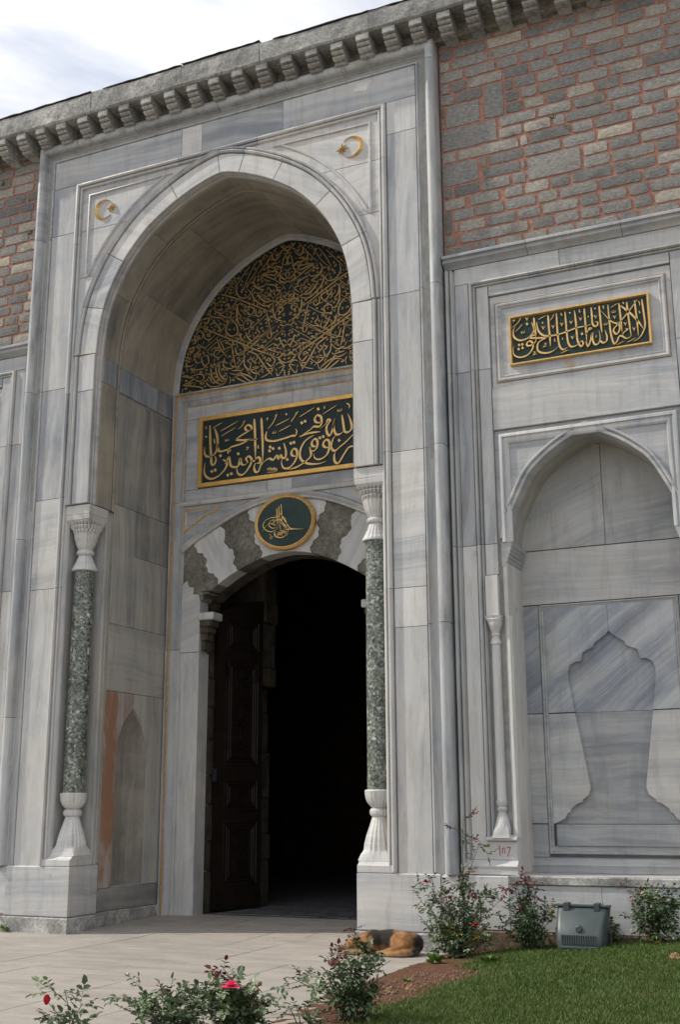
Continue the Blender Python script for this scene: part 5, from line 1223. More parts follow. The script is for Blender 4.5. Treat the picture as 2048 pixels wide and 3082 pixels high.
    slab('niche_slab', rect(L(1.12), 4.10, RR(1.12), 4.795), MARBLE_W, b, FN, tone=.62, vein_y=-.03)
    box('niche_core', L(1.2), YN+.083, .80, RR(1.2), YN+.12, 6.2, GROUT, b)
    # framed fountain slab with a lobed sunk shape
    lob = [(0, 3.715), (.05, 3.665), (.12, 3.615), (.185, 3.575), (.20, 3.53), (.25, 3.505), (.33, 3.47), (.352, 3.40), (.36, 3.355), (.42, 3.36), (.50, 3.32), (.53, 3.24), (.525, 3.12), (.47, 2.745)]
    low = [(.47, 2.735), (.40, 2.30), (.335, 1.90), (.33, 1.83), (.355, 1.755), (.43, 1.705), (.435, 1.675), (.50, 1.655), (.575, 1.60), (.59, 1.555), (.62, 1.545), (.66, 1.48), (.78, 1.425)]
    for s in (-1, 1):
        up_ = [(cx+s*x, z) for x, z in lob]; lo_ = [(cx+s*x, z) for x, z in low]
        slab('fountain_slab', [(cx, 4.06)] + up_ + [(cx+s*.80, 2.745), (cx+s*.80, 4.06)], MARBLE_B, b, FN, t=.08, tone=.5, vein_y=.72, bev=.004, gap=.001, seed=11.3)
        slab('fountain_slab', lo_ + [(cx+s*.80, 1.425), (cx+s*.80, 2.735)], MARBLE_W, b, FN, t=.08, tone=.6, vein_y=.02, bev=.004, gap=.001, seed=31.0+s)
        slab('niche_slab', rect(cx+s*1.12, 2.742, cx+s*.865, 4.095), MARBLE_B, b, FN, tone=.7, vein_y=.6)
        slab('niche_slab', rect(cx+s*1.12, 1.425, cx+s*.865, 2.738), MARBLE_W, b, FN, tone=.6, vein_y=0)
        slab('niche_slab', rect(cx+s*1.12, 1.035, cx+s*.865, 1.42), MARBLE, b, FN, tone=.7, vein_y=0)
    slab('sunk_slab', [(cx-x*1.01, z) for x, z in lob[::-1]] + [(cx+x*1.01, z) for x, z in lob[1:]], MARBLE_B, b, front(YN+.058), t=.02, tone=.5, vein_y=.72, gap=-.004, seed=11.3)
    slab('sunk_slab', [(cx-x*1.01, z) for x, z in low] + [(cx+x*1.01, z) for x, z in low[::-1]], MARBLE, b, front(YN+.058), t=.02, tone=.68, vein_y=.0, gap=-.004)
    q = [(L(.86), 1.075), (RR(.86), 1.075), (RR(.86), 4.09), (L(.86), 4.09)]
    sweep('slab_moulding', q, [(0, .05), (0, -.006), (.012, -.014), (.022, -.004), (.028, .006), (.038, -.006), (.05, .004), (.06, .01), (.06, .05)], MARBLE, b, FN, closed=True, tone=.55)
    slab('ledge_slab', rect(L(.76), 1.165, RR(.76), 1.42), MARBLE, b, FN, t=.06, lift=.035, tone=.7, vein_y=0, bev=.006)
    slab('niche_slab', rect(L(.80), 1.08, RR(.80), 1.17), MARBLE, b, FN, tone=.6)
    sweep('niche_base_moulding', [(L(1.06), .865), (RR(1.06), .865)], [(0, .05), (0, -.07), (.065, -.07), (.085, -.085), (.10, -.07), (.115, -.05), (.14, -.03), (.155, -.03), (.165, -.01), (.175, .05)], MARBLE, b, FN, tone=.6)
    # bench that carries the bay
    box('niche_floor', L(1.74), .13, .70, RR(1.74), .88, .862, MARBLE, b, tone=.4)
    return b
rb = bay(5.17, True, 'grey marble niche bay with lobed fountain slab beside the gate, red 107 on its pedestal')
lb = bay(-5.17, False, 'sliver of matching marble bay on the far side of the gate')
# red marker number on the pedestal
num = [([(3.893, 1.19), (3.895, 1.13), (3.898, 1.075)], .012), ([(3.925, 1.10), (3.93, 1.16)], .010), ([(3.925, 1.15), (3.945, 1.165), (3.955, 1.14), (3.957, 1.10)], .010), ([(3.975, 1.165), (4.0, 1.168), (4.025, 1.172)], .011), ([(4.025, 1.172), (4.005, 1.12), (3.99, 1.07)], .011), ([(4.03, 1.085), (4.034, 1.08)], .010)]
vs = []; fs = []
for p, w in num:
    c = resample(p, 5) if len(p) < 3 else catmull(p, 4); m = miters(c, False)
    b0 = len(vs)
    for q, k in zip(c, m): vs += [(q[0]+k[0]*w/2, .1035, q[1]+k[1]*w/2), (q[0]-k[0]*w/2, .1035, q[1]-k[1]*w/2)]
    for i in range(len(c)-1): fs.append([b0+2*i, b0+2*i+1, b0+2*i+3, b0+2*i+2])
obj('painted_number', vs, fs, GRAFF, rb, label='hand drawn number 107 in red')
# bench
bench = thing('marble_bench', 'low white marble bench running under the niche bay behind the roses', 'bench', (5.3, .05, 0))
for a, b_, m in ((3.47, 4.02, MARBLE_W),): box('front_slab', a, -.015, .262, b_, .14, .855, m, bench, b=.01, tone=.35)
for a, b_ in ((4.025, 5.36), (5.365, 6.9), (6.905, 8.2)):
    box('coping_slab', a, -.035, .765, b_, .14, .862, KERB, bench, b=.012)
for a, b_ in ((4.025, 5.08), (5.085, 6.3), (6.305, 8.2)): box('front_slab', a, -.012, .262, b_, .14, .762, MARBLE, bench, b=.006, tone=.35)
BRN = weathered('brown_stone_base', (0.24, 0.17, 0.12), (0.10, 0.075, 0.055))
for i in range(9): box('base_stone', 3.47+i*.53, -.04, -.15, 3.47+i*.53+.525, .14, .257, BRN, bench, b=.014)
lbench = thing('marble_bench', 'end of a low marble bench at the edge of the paving past the gate', 'bench', (-5, 0, 0))
box('front_slab', -8, -.015, .16, -3.47, .14, .855, MARBLE, lbench, b=.01, tone=.4)
box('base_stone', -8, -.10, -.05, -3.30, .14, .155, KERB, lbench, b=.02)

# ------------------------------------------------------------------ garden: soil, lawn, roses
import numpy as np
def lz(x, y):
    zw = max(0.0, min(.24, .03+.085*(x-3.5)))
    f = max(0.0, min(1.0, (y+5.5)/4.7)); f = f*f*(3-2*f)
    return zw*f + .012*mnoise.noise(Vector((x*1.3, y*1.3, 0)))
def edge_x(y):
    return 4.22 + .08*math.sin(y*2.1) + .06*math.sin(y*5.3+1) - max(0, (-3.2-y))*.10 - max(0, min(1, (y+2.0)*2))*.20
ground_sheet('garden_soil', EARTH, lambda x, y: lz(x, y)-.006+.012*mnoise.noise(Vector((x*9, y*9, 3)))+.01*mnoise.noise(Vector((x*25, y*25, 3))), 3.30, -12, 14, -.03, 120, 140)
def lawn_mat(name, blade):
    m, t, b = new_mat(name); co = objco(t)
    n = noise(t, co, 2.2, 4, .6); n2 = noise(t, co, 14, 3, .6)
    if blade:
        tint = N(t, 'ShaderNodeAttribute', attribute_type='GEOMETRY', attribute_name='tint').outputs['Fac']
        c = ramp(t, tint, [(0.0, (0.047, 0.084, 0.013)), (0.5, (0.078, 0.132, 0.022)), (0.86, (0.12, 0.18, 0.038)), (0.93, (0.20, 0.20, 0.07)), (1.0, (0.28, 0.23, 0.11))])
    else: c = ramp(t, n2, [(0.3, (0.035, 0.045, 0.015)), (0.7, (0.08, 0.075, 0.035))])
    c = mixc(t, math_n(t, 'MULTIPLY', ramp(t, n, [(0.42, 0.0), (0.70, 1.0)]), .45), c, (0.10, 0.12, 0.03))
    t.links.new(c, b.inputs['Base Color']); b.inputs['Roughness'].default_value = .55; b.inputs['Specular IOR Level'].default_value = .3
    return m
vs = []; fs = []; ny = 70
for j in range(ny+1):
    y = -11.5+(11.45)*j/ny; x0 = edge_x(y)
    for i in range(41): x = x0+(13-x0)*(i/40)**1.5; vs.append((x, y, lz(x, y)+.006))
for j in range(ny):
    for i in range(40): a = j*41+i; fs.append([a, a+1, a+42, a+41])
lw = obj('lawn', vs, fs, lawn_mat('lawn_thatch', False), None, smooth=True); lw['kind'] = 'structure'
def grass(n, seed):
    rg = np.random.default_rng(seed)
    x = rg.uniform(3.7, 8.2, n*2); y = rg.uniform(-6.2, -.05, n*2)
    ex = np.array([edge_x(v) for v in y]) + rg.normal(0, .05, n*2)
    dens = 1/(1+np.exp(-(x-ex)*18)); keep = rg.random(n*2) < dens
    # worn thin patches
    pn = np.array([mnoise.noise(Vector((a*1.1, b*1.1, 5))) for a, b in zip(x, y)])
    keep &= rg.random(n*2) < np.clip(1.05+pn*.5, .5, 1)
    x, y, ex = x[keep][:n], y[keep][:n], ex[keep][:n]; n = len(x)
    z = np.array([lz(a, b) for a, b in zip(x, y)])
    h = rg.uniform(.020, .046, n)*np.clip(.75+(x-ex)*.6, .6, 1.0); a = rg.uniform(0, 2*np.pi, n); w = rg.uniform(.0018, .0034, n)
    lean = rg.uniform(.1, .9, n)*h; la = rg.uniform(0, 2*np.pi, n)
    dx, dy = np.cos(a)*w, np.sin(a)*w; lx, ly = np.cos(la)*lean, np.sin(la)*lean
    V = np.empty((n, 5, 3))
    V[:, 0] = np.c_[x-dx, y-dy, z]; V[:, 1] = np.c_[x+dx, y+dy, z]
    V[:, 2] = np.c_[x+dx*.8+lx*.4, y+dy*.8+ly*.4, z+h*.62]; V[:, 3] = np.c_[x-dx*.8+lx*.4, y-dy*.8+ly*.4, z+h*.62]
    V[:, 4] = np.c_[x+lx, y+ly, z+h]
    idx = np.arange(n)[:, None]*5
    loops = np.concatenate([idx+np.array([0, 1, 2, 3]), idx+np.array([3, 2, 4])], 1).ravel()
    tot = np.tile([4, 3], n); start = np.concatenate([[0], np.cumsum(tot)[:-1]])
    me = bpy.data.meshes.new('grass_blades'); me.vertices.add(n*5); me.vertices.foreach_set('co', V.ravel())
    me.loops.add(len(loops)); me.loops.foreach_set('vertex_index', loops.astype(np.int32))
    me.polygons.add(len(tot)); me.polygons.foreach_set('loop_start', start.astype(np.int32))
    at = me.attributes.new('tint', 'FLOAT', 'POINT'); at.data.foreach_set('value', np.repeat(np.clip(rg.beta(2, 2.6, n)+.12*np.interp(pn[keep][:n], [-1, 1], [1, -1]), 0, 1), 5))
    me.update(); me.validate()
    me.materials.append(lawn_mat('grass_blade', True))
    o = bpy.data.objects.new('grass_blades', me); COL.objects.link(o); o['kind'] = 'stuff'
    tag(o, 'short green lawn grass in front of the bench', 'grass')
grass(170000, 3)

LEAF = simple('rose_leaf', (0.068, 0.108, 0.046), .42, var=.5, scale=9, bstr=0, spec=.5)
LEAF_L = simple('pale_rose_leaf', (0.14, 0.19, 0.09), .45, var=.4, scale=9, bstr=0, spec=.5)
LEAF_R = simple('young_red_leaf', (0.12, 0.022, 0.018), .4, var=.4, scale=12, bstr=0, spec=.5)
LEAF_Y = simple('yellowed_leaf', (0.26, 0.19, 0.03), .5, var=.3, scale=9, bstr=0)
CANE = simple('rose_cane', (0.055, 0.060, 0.028), .6, var=.4, scale=10, bstr=0)
PETAL = simple('red_petal', (0.45, 0.006, 0.016), .5, var=.25, scale=20, bstr=0)
PETAL_P = simple('pink_petal', (0.78, 0.06, 0.16), .5, var=.2, scale=20, bstr=0)
def tube(path, r0, r1, vs, fs, k=5):
    b0 = len(vs); n = len(path)
    for i, p in enumerate(path):
        p = Vector(p); d = Vector(path[min(n-1, i+1)])-Vector(path[max(0, i-1)])
        if d.length < 1e-6: d = Vector((0, 0, 1))
        a = d.orthogonal().normalized(); b = d.cross(a).normalized(); r = r0+(r1-r0)*i/max(1, n-1)
        for j in range(k): t = 2*PI*j/k; vs.append(tuple(p+(a*math.cos(t)+b*math.sin(t))*r))
    for i in range(n-1):
        for j in range(k): fs.append([b0+i*k+j, b0+i*k+(j+1) % k, b0+(i+1)*k+(j+1) % k, b0+(i+1)*k+j])
def leaflet(p, d, up, L, vs, fs):
    s = d.cross(up)
    if s.length < 1e-4: s = d.orthogonal()
    s = s.normalized(); u = s.cross(d).normalized(); w = L*.34; b = len(vs)
    vs += [tuple(p), tuple(p+d*L*.35+s*w+u*w*.35), tuple(p+d*L*.75+s*w*.75+u*w*.25-u*L*.03), tuple(p+d*L-u*L*.12), tuple(p+d*L*.75-s*w*.75+u*w*.25-u*L*.03), tuple(p+d*L*.35-s*w+u*w*.35), tuple(p+d*L*.5)]
    fs += [[b, b+1, b+2, b+6], [b+2, b+3, b+6], [b, b+6, b+4, b+5], [b+6, b+3, b+4]]
def rv(): return Vector((random.gauss(0, 1), random.gauss(0, 1), random.gauss(0, 1))).normalized()
def compound(p, d, L, vs, fs, stem):
    d = d.normalized(); up = (Vector((0, 0, 1))+rv()*.5).normalized(); s = d.cross(up).normalized()
    tube([p, p+d*L*1.2, p+d*L*1.9], .0016, .001, *stem, k=3)
    leaflet(p+d*L*1.9, (d+rv()*.2).normalized(), up, L, vs, fs)
    for q in (.8, 1.5):
        for sg in (-1, 1): leaflet(p+d*L*q, (d*.5+s*sg+rv()*.25-up*.15).normalized(), (up+rv()*.3).normalized(), L*.85, vs, fs)
def flower(parent, c, r, mat, bud=False):
    vs = []; fs = []
    for ring, (n, rr, tilt, hh) in enumerate(((3, .35, .15, .9), (4, .6, .35, .85), (5, .9, .75, .65), (6, 1.1, 1.2, .35)) if not bud else ((3, .4, .05, 1.3), (4, .55, .12, 1.2), (5, .62, .2, 1.0))):
        for i in range(n):
            a = 2*PI*(i+.5*ring)/n+random.uniform(-.2, .2); o = Vector((math.cos(a), math.sin(a), 0)); t = Vector((-math.sin(a), math.cos(a), 0))
            b = len(vs)
            for f, w, out, z in ((0, .25, .1, 0), (.5, .62, .65, .5), (.85, .6, .95, .85), (1.0, .3, 1.0+tilt*.25, 1.0-tilt*.12)):
                for sg in (-1, 0, 1):
                    vs.append(tuple(c+o*(r*rr*out*(.6+tilt*.5)*(1-.12*abs(sg)))+t*(sg*w*r*rr)+Vector((0, 0, r*hh*z-r*.25*tilt*f))))
            for q in range(3):
                for w in range(2): fs.append([b+q*3+w, b+q*3+w+1, b+q*3+4+w, b+q*3+3+w])
    return obj('rose_flower', vs, fs, mat, parent, smooth=True, sharp=80, recalc=False)
def rose_bush(label, base, tips, Y, tile, leaf=.046, dens=1.0, red=(), flowers=(), pale=.45, yellow=.02, bare=(), fill=0):
    """canes rise from base to tips given as photo pixels on depth Y; leaves along them"""
    b = thing('rose_bush', label, 'rose bush', base, 'rose bushes in the garden bed')
    base = Vector(base); ox, oy, sc = tile
    stem = ([], []); F = {LEAF: ([], []), LEAF_L: ([], []), LEAF_R: ([], []), LEAF_Y: ([], [])}
    for k, (tx, ty) in enumerate(tips):
        tip = px_y(ox+tx/sc, oy+ty/sc, Y+random.uniform(-.16, .16)); b0 = base+Vector((rj(.07), rj(.05), -.02))
        h = tip.z-b0.z
        mid = b0.lerp(tip, .5)+Vector((rj(.05)+(b0.x-tip.x)*.18, rj(.05), h*.06))
        path = catmull([tuple(b0), tuple(mid), tuple(tip)], 8)
        tube(path, .0065 if k < 3 else .0045, .0022, *stem)
        n = max(6, int(len(path)*1.25*dens))
        for i in range(n):
            f = random.uniform(.26, 1.0)**.8; p = Vector(path[min(len(path)-1, int(f*(len(path)-1)))])+rv()*.012
            d = (rv()+Vector((0, 0, .35))).normalized()
            isred = k in red and f > .75
            m = LEAF_R if isred else (LEAF_Y if random.random() < yellow else LEAF_L if random.random() < pale else LEAF)
            if k in bare and f < .75: continue
            compound(p, d, leaf*random.uniform(.75, 1.4)*(.85 if isred else 1), *F[m], stem)
            if random.random() < .6*dens:
                q = p+d*random.uniform(.06, .14); tube([p, p.lerp(q, .5)+rv()*.01, q], .0025, .0015, *stem, k=4)
                for _ in range(3): compound(q, (d+rv()).normalized(), leaf*random.uniform(.7, 1.3), *F[m], stem)
    obj('cane', *stem, CANE, b, recalc=False)
    for m, nm in ((LEAF, 'foliage'), (LEAF_L, 'pale_foliage'), (LEAF_R, 'red_young_foliage'), (LEAF_Y, 'yellow_foliage')):
        if F[m][0]: obj(nm, *F[m], m, b, recalc=False, kind='stuff')
    for fx_, fy_, r_, m, bud in flowers: flower(b, px_y(ox+fx_/sc, oy+fy_/sc, Y-.17)+Vector((0, 0, -r_*.5)), r_, m, bud)
    return b
T8, T7 = (1024, 2310, 1.531), (0, 2310, 1.531)
rose_bush('tall rose bush with a long thin shoot growing against the gate pier', (3.62, -.62, lz(3.62, -.62)), [(568, 222), (648, 335), (395, 525), (368, 612), (425, 560), (480, 640), (400, 740), (700, 565), (742, 610), (628, 720), (560, 480), (600, 580), (700, 790), (455, 790), (520, 700), (610, 640), (560, 640), (480, 720), (560, 760), (650, 800), (420, 800), (640, 860), (520, 840), (590, 850), (440, 700), (680, 690)], -.62, T8, red=(0, 10), flowers=((395, 520, .035, PETAL, False), (627, 718, .035, PETAL, False)), pale=.4, yellow=.05, dens=.62)
rose_bush('rose bush with dark red young shoots, between the tall rose and the floodlight', (4.34, -.34, lz(4.34, -.34)), [(860, 512), (805, 535), (908, 545), (782, 690), (960, 660), (988, 690), (842, 600), (930, 780), (800, 780), (880, 640), (860, 720), (900, 790), (830, 680), (940, 720), (870, 580)], -.34, T8, red=(0, 1, 2, 14), pale=.3, yellow=.03, dens=.6)
rose_bush('leafy rose bush with a small red bud against the bench, past the floodlight', (5.66, -.34, lz(5.66, -.34)), [(1395, 575), (1345, 570), (1562, 592), (1432, 572), (1500, 600), (1555, 640), (1380, 690), (1540, 760), (1440, 640), (1480, 680), (1400, 640), (1420, 740), (1460, 600)], -.34, T8, red=(1,), bare=(7,), flowers=((1395, 566, .018, PETAL, True),), pale=.4, dens=.7)
rose_bush('leafy rose sprig half hidden behind the floodlight', (5.08, -.14, lz(5.08, -.14)), [(1230, 690), (1245, 720), (1215, 740), (1250, 800), (1235, 760)], -.13, T8, dens=.6)
rose_bush('rose bush with red young leaves standing in front of the dog', (4.02, -4.5, 0), [(62, 722), (8, 812), (232, 890), (215, 950), (-30, 900), (100, 850), (152, 830), (236, 1000), (190, 1050), (60, 900), (20, 960), (120, 960), (160, 900), (80, 1040), (-60, 960), (-110, 960), (-170, 985), (-215, 975), (-20, 1040), (140, 1060), (-60, 870)], -4.5, T8, leaf=.046, red=(0, 1, 20), pale=.4, dens=.42)
rose_bush('rose bush with a bright pink bloom at the front of the paving', (3.62, -5.55, 0), [(1016, 905), (912, 1015), (1062, 1000), (1146, 1050), (1172, 1085), (885, 1160), (1072, 935), (1040, 1060), (980, 1050), (1150, 1130), (960, 1120), (1030, 1120), (1100, 1090), (930, 1080)], -5.55, T7, leaf=.052, red=(0, 3), flowers=((1065, 992, .05, PETAL_P, False),), pale=.35, dens=.55)
rose_bush('low flowerless rose bush between the red bud and the pink bloom', (3.22, -5.75, 0), [(562, 1055), (750, 1030), (652, 1055), (848, 1045), (898, 1085), (700, 1080), (640, 1150), (850, 1120), (572, 1115), (780, 1090), (740, 1130), (690, 1140), (800, 1150)], -5.75, T7, leaf=.046, pale=.45, dens=.5, red=(1,))
rose_bush('single rose shoot with one dark red half open bud', (2.86, -6.5, 0), [(222, 1085), (296, 1020), (380, 1085), (330, 1110), (235, 1150), (375, 1165), (290, 1140)], -6.5, T7, leaf=.06, flowers=((214, 1075, .050, PETAL, True),), pale=.5, dens=.28, bare=(0, 1))
rose_bush('thin rose sprig on its own on the paving edge', (4.06, -5.45, 0), [(1330, 1095), (1400, 1090), (1372, 1115), (1418, 1105)], -5.45, T7, leaf=.05, pale=.4, dens=.35, bare=(0, 1, 2, 3))

# broad-leaved weeds
WEED = simple('bright_weed', (0.10, 0.17, 0.035), .5, var=.35, scale=12, bstr=0)
for (u_, v_, z_, r_, n_, lab) in ((46, 2800, .0, .10, 26, 'leafy green weed at the foot of the shaded plinth'), (1310, 2905, .01, .13, 30, 'light green broad leaved weed at the corner of the paving'), (1475, 2915, .04, .14, 34, 'clump of round leaved weeds under the tall rose'), (1232, 2965, .0, .07, 20, 'small weed tuft at the paving edge near the front rose')):
    c = px_z(u_, v_, z_); c.y = min(c.y, -.12); vs = []; fs = []
    for i in range(n_):
        a = random.uniform(0, 2*PI); d = Vector((math.cos(a), math.sin(a)*.7, random.uniform(.2, 1.6))).normalized()
        leaflet(c+Vector((rj(r_*.5), rj(r_*.4), random.uniform(0, r_*.5))), d, Vector((0, 0, 1)), random.uniform(.5, 1.0)*r_*.8, vs, fs)
    o = obj('weed_plant', vs, fs, WEED, None, recalc=False); tag(o, lab, 'weed')
# fallen leaves
DRY = simple('dry_leaf', (0.30, 0.17, 0.08), .7, var=.4, scale=25, bstr=0)
for (u_, v_, z_, lab) in ((1736, 2862, .13, 'curled brown leaf on the grass at the floodlight'), (1235, 2990, .0, 'pale brown leaf on the bare soil patch'), (1097, 3042, .0, 'large dry leaf at the foot of the front rose'), (2037, 2934, .1, 'dry leaf lying out on the open lawn'), (1175, 2998, .0, 'dark curled leaf beside the front rose bush')):
    c = px_z(u_, v_, z_); c.z = (lz(c.x, c.y) if c.x > 4 else 0)+.035; vs = []; fs = []
    for i in range(5):
        a = -1.2+i*.6; leaflet(c, Vector((math.sin(a), .3*math.cos(a), .6*math.cos(a))).normalized(), Vector((0, -1, .3)), .055, vs, fs)
    o = obj('fallen_leaf', vs, fs, DRY, None, recalc=False); tag(o, lab, 'leaf', 'fallen leaves')
# clods on the bare soil
PEB = simple('soil_clod', (0.20, 0.12, 0.085), .95, var=.45, scale=30, bstr=.3)
vs = []; fs = []
for i in range(420):
    y = random.uniform(-4.6, -1.9); x = edge_x(y)-random.uniform(-.1, .75)
    if x < 3.6: continue
    r_ = random.uniform(.006, .022); z = lz(x, y); b = len(vs)
    vs += [(x-r_, y, z), (x, y-r_, z), (x+r_, y, z), (x, y+r_, z), (x+rj(.004), y+rj(.004), z+r_*1.1)]
    fs += [[b, b+1, b+4], [b+1, b+2, b+4], [b+2, b+3, b+4], [b+3, b, b+4]]
o = obj('soil_clods', vs, fs, PEB, None, kind='stuff'); tag(o, 'crumbly reddish clods on the bare soil by the paving', 'soil')

# ------------------------------------------------------------------ floodlight, seen from behind
FLM = simple('grey_green_enamel', (0.055, 0.072, 0.071), .42, var=.18, scale=5, bstr=.05, spec=.5)
FLD = simple('dark_casting', (0.05, 0.06, 0.06), .5, var=.2, bstr=0)
fz = lz(4.95, -.5)-.05
fld = thing('floodlight', 'grey green ground floodlight tilted at the wall, seen from its finned back', 'floodlight', (4.95, -.5, fz))
cx = 4.955
sec = [(-.38, .615, .285), (-.43, .612, .285), (-.445, .595, .278), (-.50, .545, .272), (-.57, .47, .265), (-.635, .385, .256), (-.675, .30, .248), (-.685, .225, .242), (-.665, .15, .236), (-.61, .08, .23), (-.45, .05, .23)]
vs = []; fs = []
for y, z, w in sec:
    zz = fz-.12+z
    for q in (-1, -.93, -.8, 0, .8, .93, 1): vs.append((cx+q*w, y+(.05 if abs(q) == 1 else .012 if abs(q) > .9 else 0), zz))
for i in range(len(sec)-1):
    for q in range(6): fs.append([i*7+q, i*7+q+1, (i+1)*7+q+1, (i+1)*7+q])
for q in (0, 6): fs.append([i*7+q for i in range(len(sec))])
obj('housing', vs, fs, FLM, fld, smooth=True, sharp=50)
gl = [(cx-.27, -.39, fz-.12+.60), (cx+.27, -.39, fz-.12+.60), (cx+.19, -.34, fz-.12+.09), (cx-.19, -.34, fz-.12+.09)]
obj('lens', gl, [[0, 1, 2, 3]], simple('lamp_glass', (.3, .32, .33), .1, bstr=0), fld)
box('rim', cx-.30, -.46, fz+.482, cx+.30, -.37, fz+.505, FLM, fld, b=.006)
for s in (-1, 1): box('clip', cx+s*.165-.03, -.485, fz+.44, cx+s*.165+.03, -.38, fz+.525, FLD, fld, b=.006)
for i in range(15):
    x = cx-.175+i*.025
    box('fin', x-.007, -.694, fz+.125, x+.007, -.655, fz+.215, FLM, fld, b=.002)
    box('fin', x-.007, -.690, fz-.01, x+.007, -.63, fz+.065, FLM, fld, b=.002)
box('rib', cx-.20, -.700, fz+.08, cx+.20, -.65, fz+.105, FLM, fld, b=.005)
kv = []; kf = []
for y, r_ in ((-.60, .035), (-.655, .035), (-.662, .028), (-.662, .0)):
    for i in range(16): kv.append((cx+r_*math.cos(2*PI*i/16), y, fz+.275+r_*math.sin(2*PI*i/16)))
for l in range(3):
    for i in range(16): kf.append([l*16+i, l*16+(i+1) % 16, l*16+16+(i+1) % 16, l*16+16+i])
obj('knob', kv, kf, FLM, fld, smooth=True)
for s in (-1, 1):
    ys = ([], []); tube([(cx+s*.285, -.42, fz+.24), (cx+s*.285, -.42, fz+.1), (cx+s*.28, -.42, fz-.05)], .012, .012, *ys, k=6); obj('yoke', *ys, FLD, fld)
    box('pivot', cx+s*.24, -.45, fz+.21, cx+s*.30, -.39, fz+.27, FLD, fld, b=.01)

# ------------------------------------------------------------------ sleeping dog
dog = thing('dog', 'tan and black dog curled up asleep on the paving against the gate pier', 'dog', (2.65, -.42, 0))
bm = bmesh.new()
def ball(c, r, rot=None):
    m = Matrix.Translation(c) @ (Matrix.Rotation(rot, 4, 'Z') if rot else Matrix()) @ Matrix.Diagonal((*r, 1))
    bmesh.ops.create_icosphere(bm, subdivisions=3, radius=1.0, matrix=m)
def limb(pts, rads):
    for (a, ra), (b, rb) in zip(list(zip(pts, rads)), list(zip(pts, rads))[1:]):
        a, b = Vector(a), Vector(b); n = max(2, int((b-a).length/.012))
        for i in range(n+1):
            t = i/n; r_ = ra+(rb-ra)*t
            bmesh.ops.create_icosphere(bm, subdivisions=1, radius=r_, matrix=Matrix.Translation(a.lerp(b, t)))
ball((2.88, -.44, .135), (.165, .135, .13)); ball((2.99, -.38, .12), (.10, .15, .115)); ball((2.70, -.36, .135), (.26, .13, .13)); ball((2.50, -.40, .135), (.16, .13, .125)); ball((2.42, -.45, .12), (.12, .11, .10))
limb([(2.42, -.42, .13), (2.31, -.47, .10)], [.095, .08])
ball((2.265, -.49, .085), (.088, .072, .068), .5)
limb([(2.23, -.51, .07), (2.15, -.555, .045), (2.115, -.575, .04)], [.05, .036, .03])
limb([(2.93, -.55, .10), (2.80, -.60, .06), (2.68, -.60, .035), (2.62, -.61, .028)], [.075, .05, .032, .028])
limb([(2.48, -.52, .07), (2.36, -.60, .035), (2.22, -.63, .026)], [.055, .034, .028])
limb([(2.50, -.53, .06), (2.42, -.62, .03), (2.30, -.665, .026)], [.05, .032, .026])
limb([(3.05, -.46, .06), (3.02, -.58, .045), (2.92, -.655, .038), (2.80, -.67, .034), (2.69, -.665, .024)], [.05, .046, .042, .036, .016])
def ear(b_, t_, w):
    b_, t_ = Vector(b_), Vector(t_); limb([tuple(b_), tuple(b_.lerp(t_, .5)), tuple(t_)], [w, w*.75, .006])
ear((2.30, -.53, .135), (2.325, -.56, .20), .028); ear((2.275, -.44, .14), (2.30, -.43, .205), .028)
me = bpy.data.meshes.new('body'); bm.to_mesh(me); bm.free()
m, t, b = new_mat('dog_fur'); co = objco(t)
sp = N(t, 'ShaderNodeSeparateXYZ'); t.links.new(co, sp.inputs[0])
fn = noise(t, co, 14, 4, .6); mpp = N(t, 'ShaderNodeMapping'); mpp.inputs['Scale'].default_value = (1, 1.4, .5); t.links.new(co, mpp.inputs[0]); hair = noise(t, mpp.outputs[0], 90, 4, .7)
tan = ramp(t, fn, [(.3, (.22, .095, .030)), (.55, (.40, .20, .075)), (.75, (.52, .31, .14))])
wob = math_n(t, 'MULTIPLY', math_n(t, 'SUBTRACT', fn, .5), .16)
def band(o, lo, hi): return ramp(t, math_n(t, 'ADD', o, wob), [(lo, 0.0), (hi, 1.0)])
def sm(v, a, b_):       # smooth step of v+wobble between a and b_
    q = N(t, 'ShaderNodeMapRange', interpolation_type='SMOOTHSTEP'); q.inputs[1].default_value = a; q.inputs[2].default_value = b_
    t.links.new(math_n(t, 'ADD', v, wob), q.inputs[0]); return q.outputs[0]
saddle = math_n(t, 'MULTIPLY', math_n(t, 'MULTIPLY', sm(sp.outputs['Z'], .165, .205), sm(sp.outputs['X'], 2.42, 2.50)), math_n(t, 'SUBTRACT', 1.0, sm(sp.outputs['X'], 2.74, 2.80)))
mid = math_n(t, 'MULTIPLY', math_n(t, 'MULTIPLY', sm(sp.outputs['X'], 2.52, 2.56), math_n(t, 'SUBTRACT', 1.0, sm(sp.outputs['X'], 2.73, 2.77))), sm(sp.outputs['Z'], .06, .12))
rump = sm(sp.outputs['X'], 3.0, 3.05); back = sm(sp.outputs['Y'], -.36, -.30)
muz = math_n(t, 'SUBTRACT', 1.0, sm(sp.outputs['X'], 2.16, 2.22))
dark = math_n(t, 'MAXIMUM', math_n(t, 'MAXIMUM', saddle, mid), math_n(t, 'MAXIMUM', rump, math_n(t, 'MAXIMUM', back, muz)))
c = mixc(t, dark, tan, (.034, .026, .021))
c = mixc(t, math_n(t, 'MULTIPLY', math_n(t, 'SUBTRACT', 1.0, sm(sp.outputs['Z'], .03, .07)), .5), c, (.42, .30, .19))
c = mixc(t, .55, c, ramp(t, hair, [(.3, .45), (.7, 1.5)]), 'MULTIPLY')
t.links.new(c, b.inputs['Base Color']); b.inputs['Roughness'].default_value = .85; b.inputs['Specular IOR Level'].default_value = .15
b.inputs['Sheen Weight'].default_value = .2
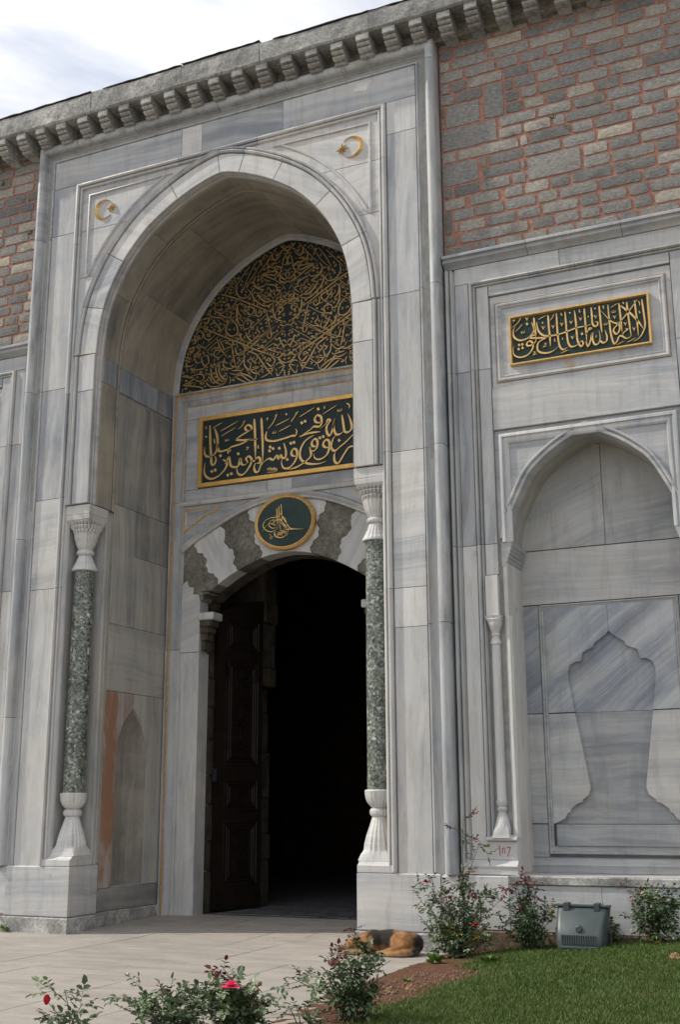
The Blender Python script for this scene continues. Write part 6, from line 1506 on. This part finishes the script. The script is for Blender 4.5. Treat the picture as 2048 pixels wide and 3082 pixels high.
bump(t, b, hair, .6, .012)
me.materials.append(m)
bo = bpy.data.objects.new('body', me); COL.objects.link(bo); attach(bo, dog)
rm = bo.modifiers.new('remesh', 'REMESH'); rm.mode = 'VOXEL'; rm.voxel_size = .011; rm.use_smooth_shade = True
sm_ = bo.modifiers.new('smooth', 'SMOOTH'); sm_.factor = .5; sm_.iterations = 6
# short coat laid along the body
bpy.context.view_layer.update()
dgp = bpy.context.evaluated_depsgraph_get(); em = bo.evaluated_get(dgp).to_mesh(); em.calc_loop_triangles()
rg = random.Random(5); hv = []; hf = []
tris = [(em.vertices[a_.vertices[0]].co.copy(), em.vertices[a_.vertices[1]].co.copy(), em.vertices[a_.vertices[2]].co.copy(), a_.normal.copy(), a_.area) for a_ in em.loop_triangles]
tot = sum(q_[4] for q_ in tris)
for a_, b_, c_, n_, ar in tris:
    k_ = ar/tot*15000; k_ = int(k_)+(rg.random() < k_-int(k_))
    for _ in range(k_):
        u_, w_ = rg.random(), rg.random()
        if u_+w_ > 1: u_, w_ = 1-u_, 1-w_
        p_ = a_+(b_-a_)*u_+(c_-a_)*w_
        fl_ = Vector((1.0, rg.uniform(-.3, .3), -.45)); fl_ = (fl_-n_*fl_.dot(n_)).normalized()
        d_ = (fl_+n_*rg.uniform(.15, .5)).normalized(); s_ = d_.cross(n_).normalized()*.0016; L_ = rg.uniform(.012, .026)
        i_ = len(hv); hv += [tuple(p_-s_), tuple(p_+s_), tuple(p_+d_*L_)]; hf.append([i_, i_+1, i_+2])
bo.evaluated_get(dgp).to_mesh_clear()
obj('coat', hv, hf, m, dog, recalc=False, kind='stuff')
EYE = simple('dark_nose', (.01, .009, .009), .3, bstr=0)
def blob(name, c, r, mat):
    b_ = bmesh.new(); bmesh.ops.create_icosphere(b_, subdivisions=2, radius=1, matrix=Matrix.Translation(c) @ Matrix.Diagonal((*r, 1)))
    me_ = bpy.data.meshes.new(name); b_.to_mesh(me_); b_.free(); me_.materials.append(mat)
    o_ = bpy.data.objects.new(name, me_); COL.objects.link(o_); attach(o_, dog); return o_
blob('nose', (2.088, -.588, .045), (.016, .016, .013), EYE); blob('eye', (2.205, -.565, .10), (.012, .006, .004), EYE)
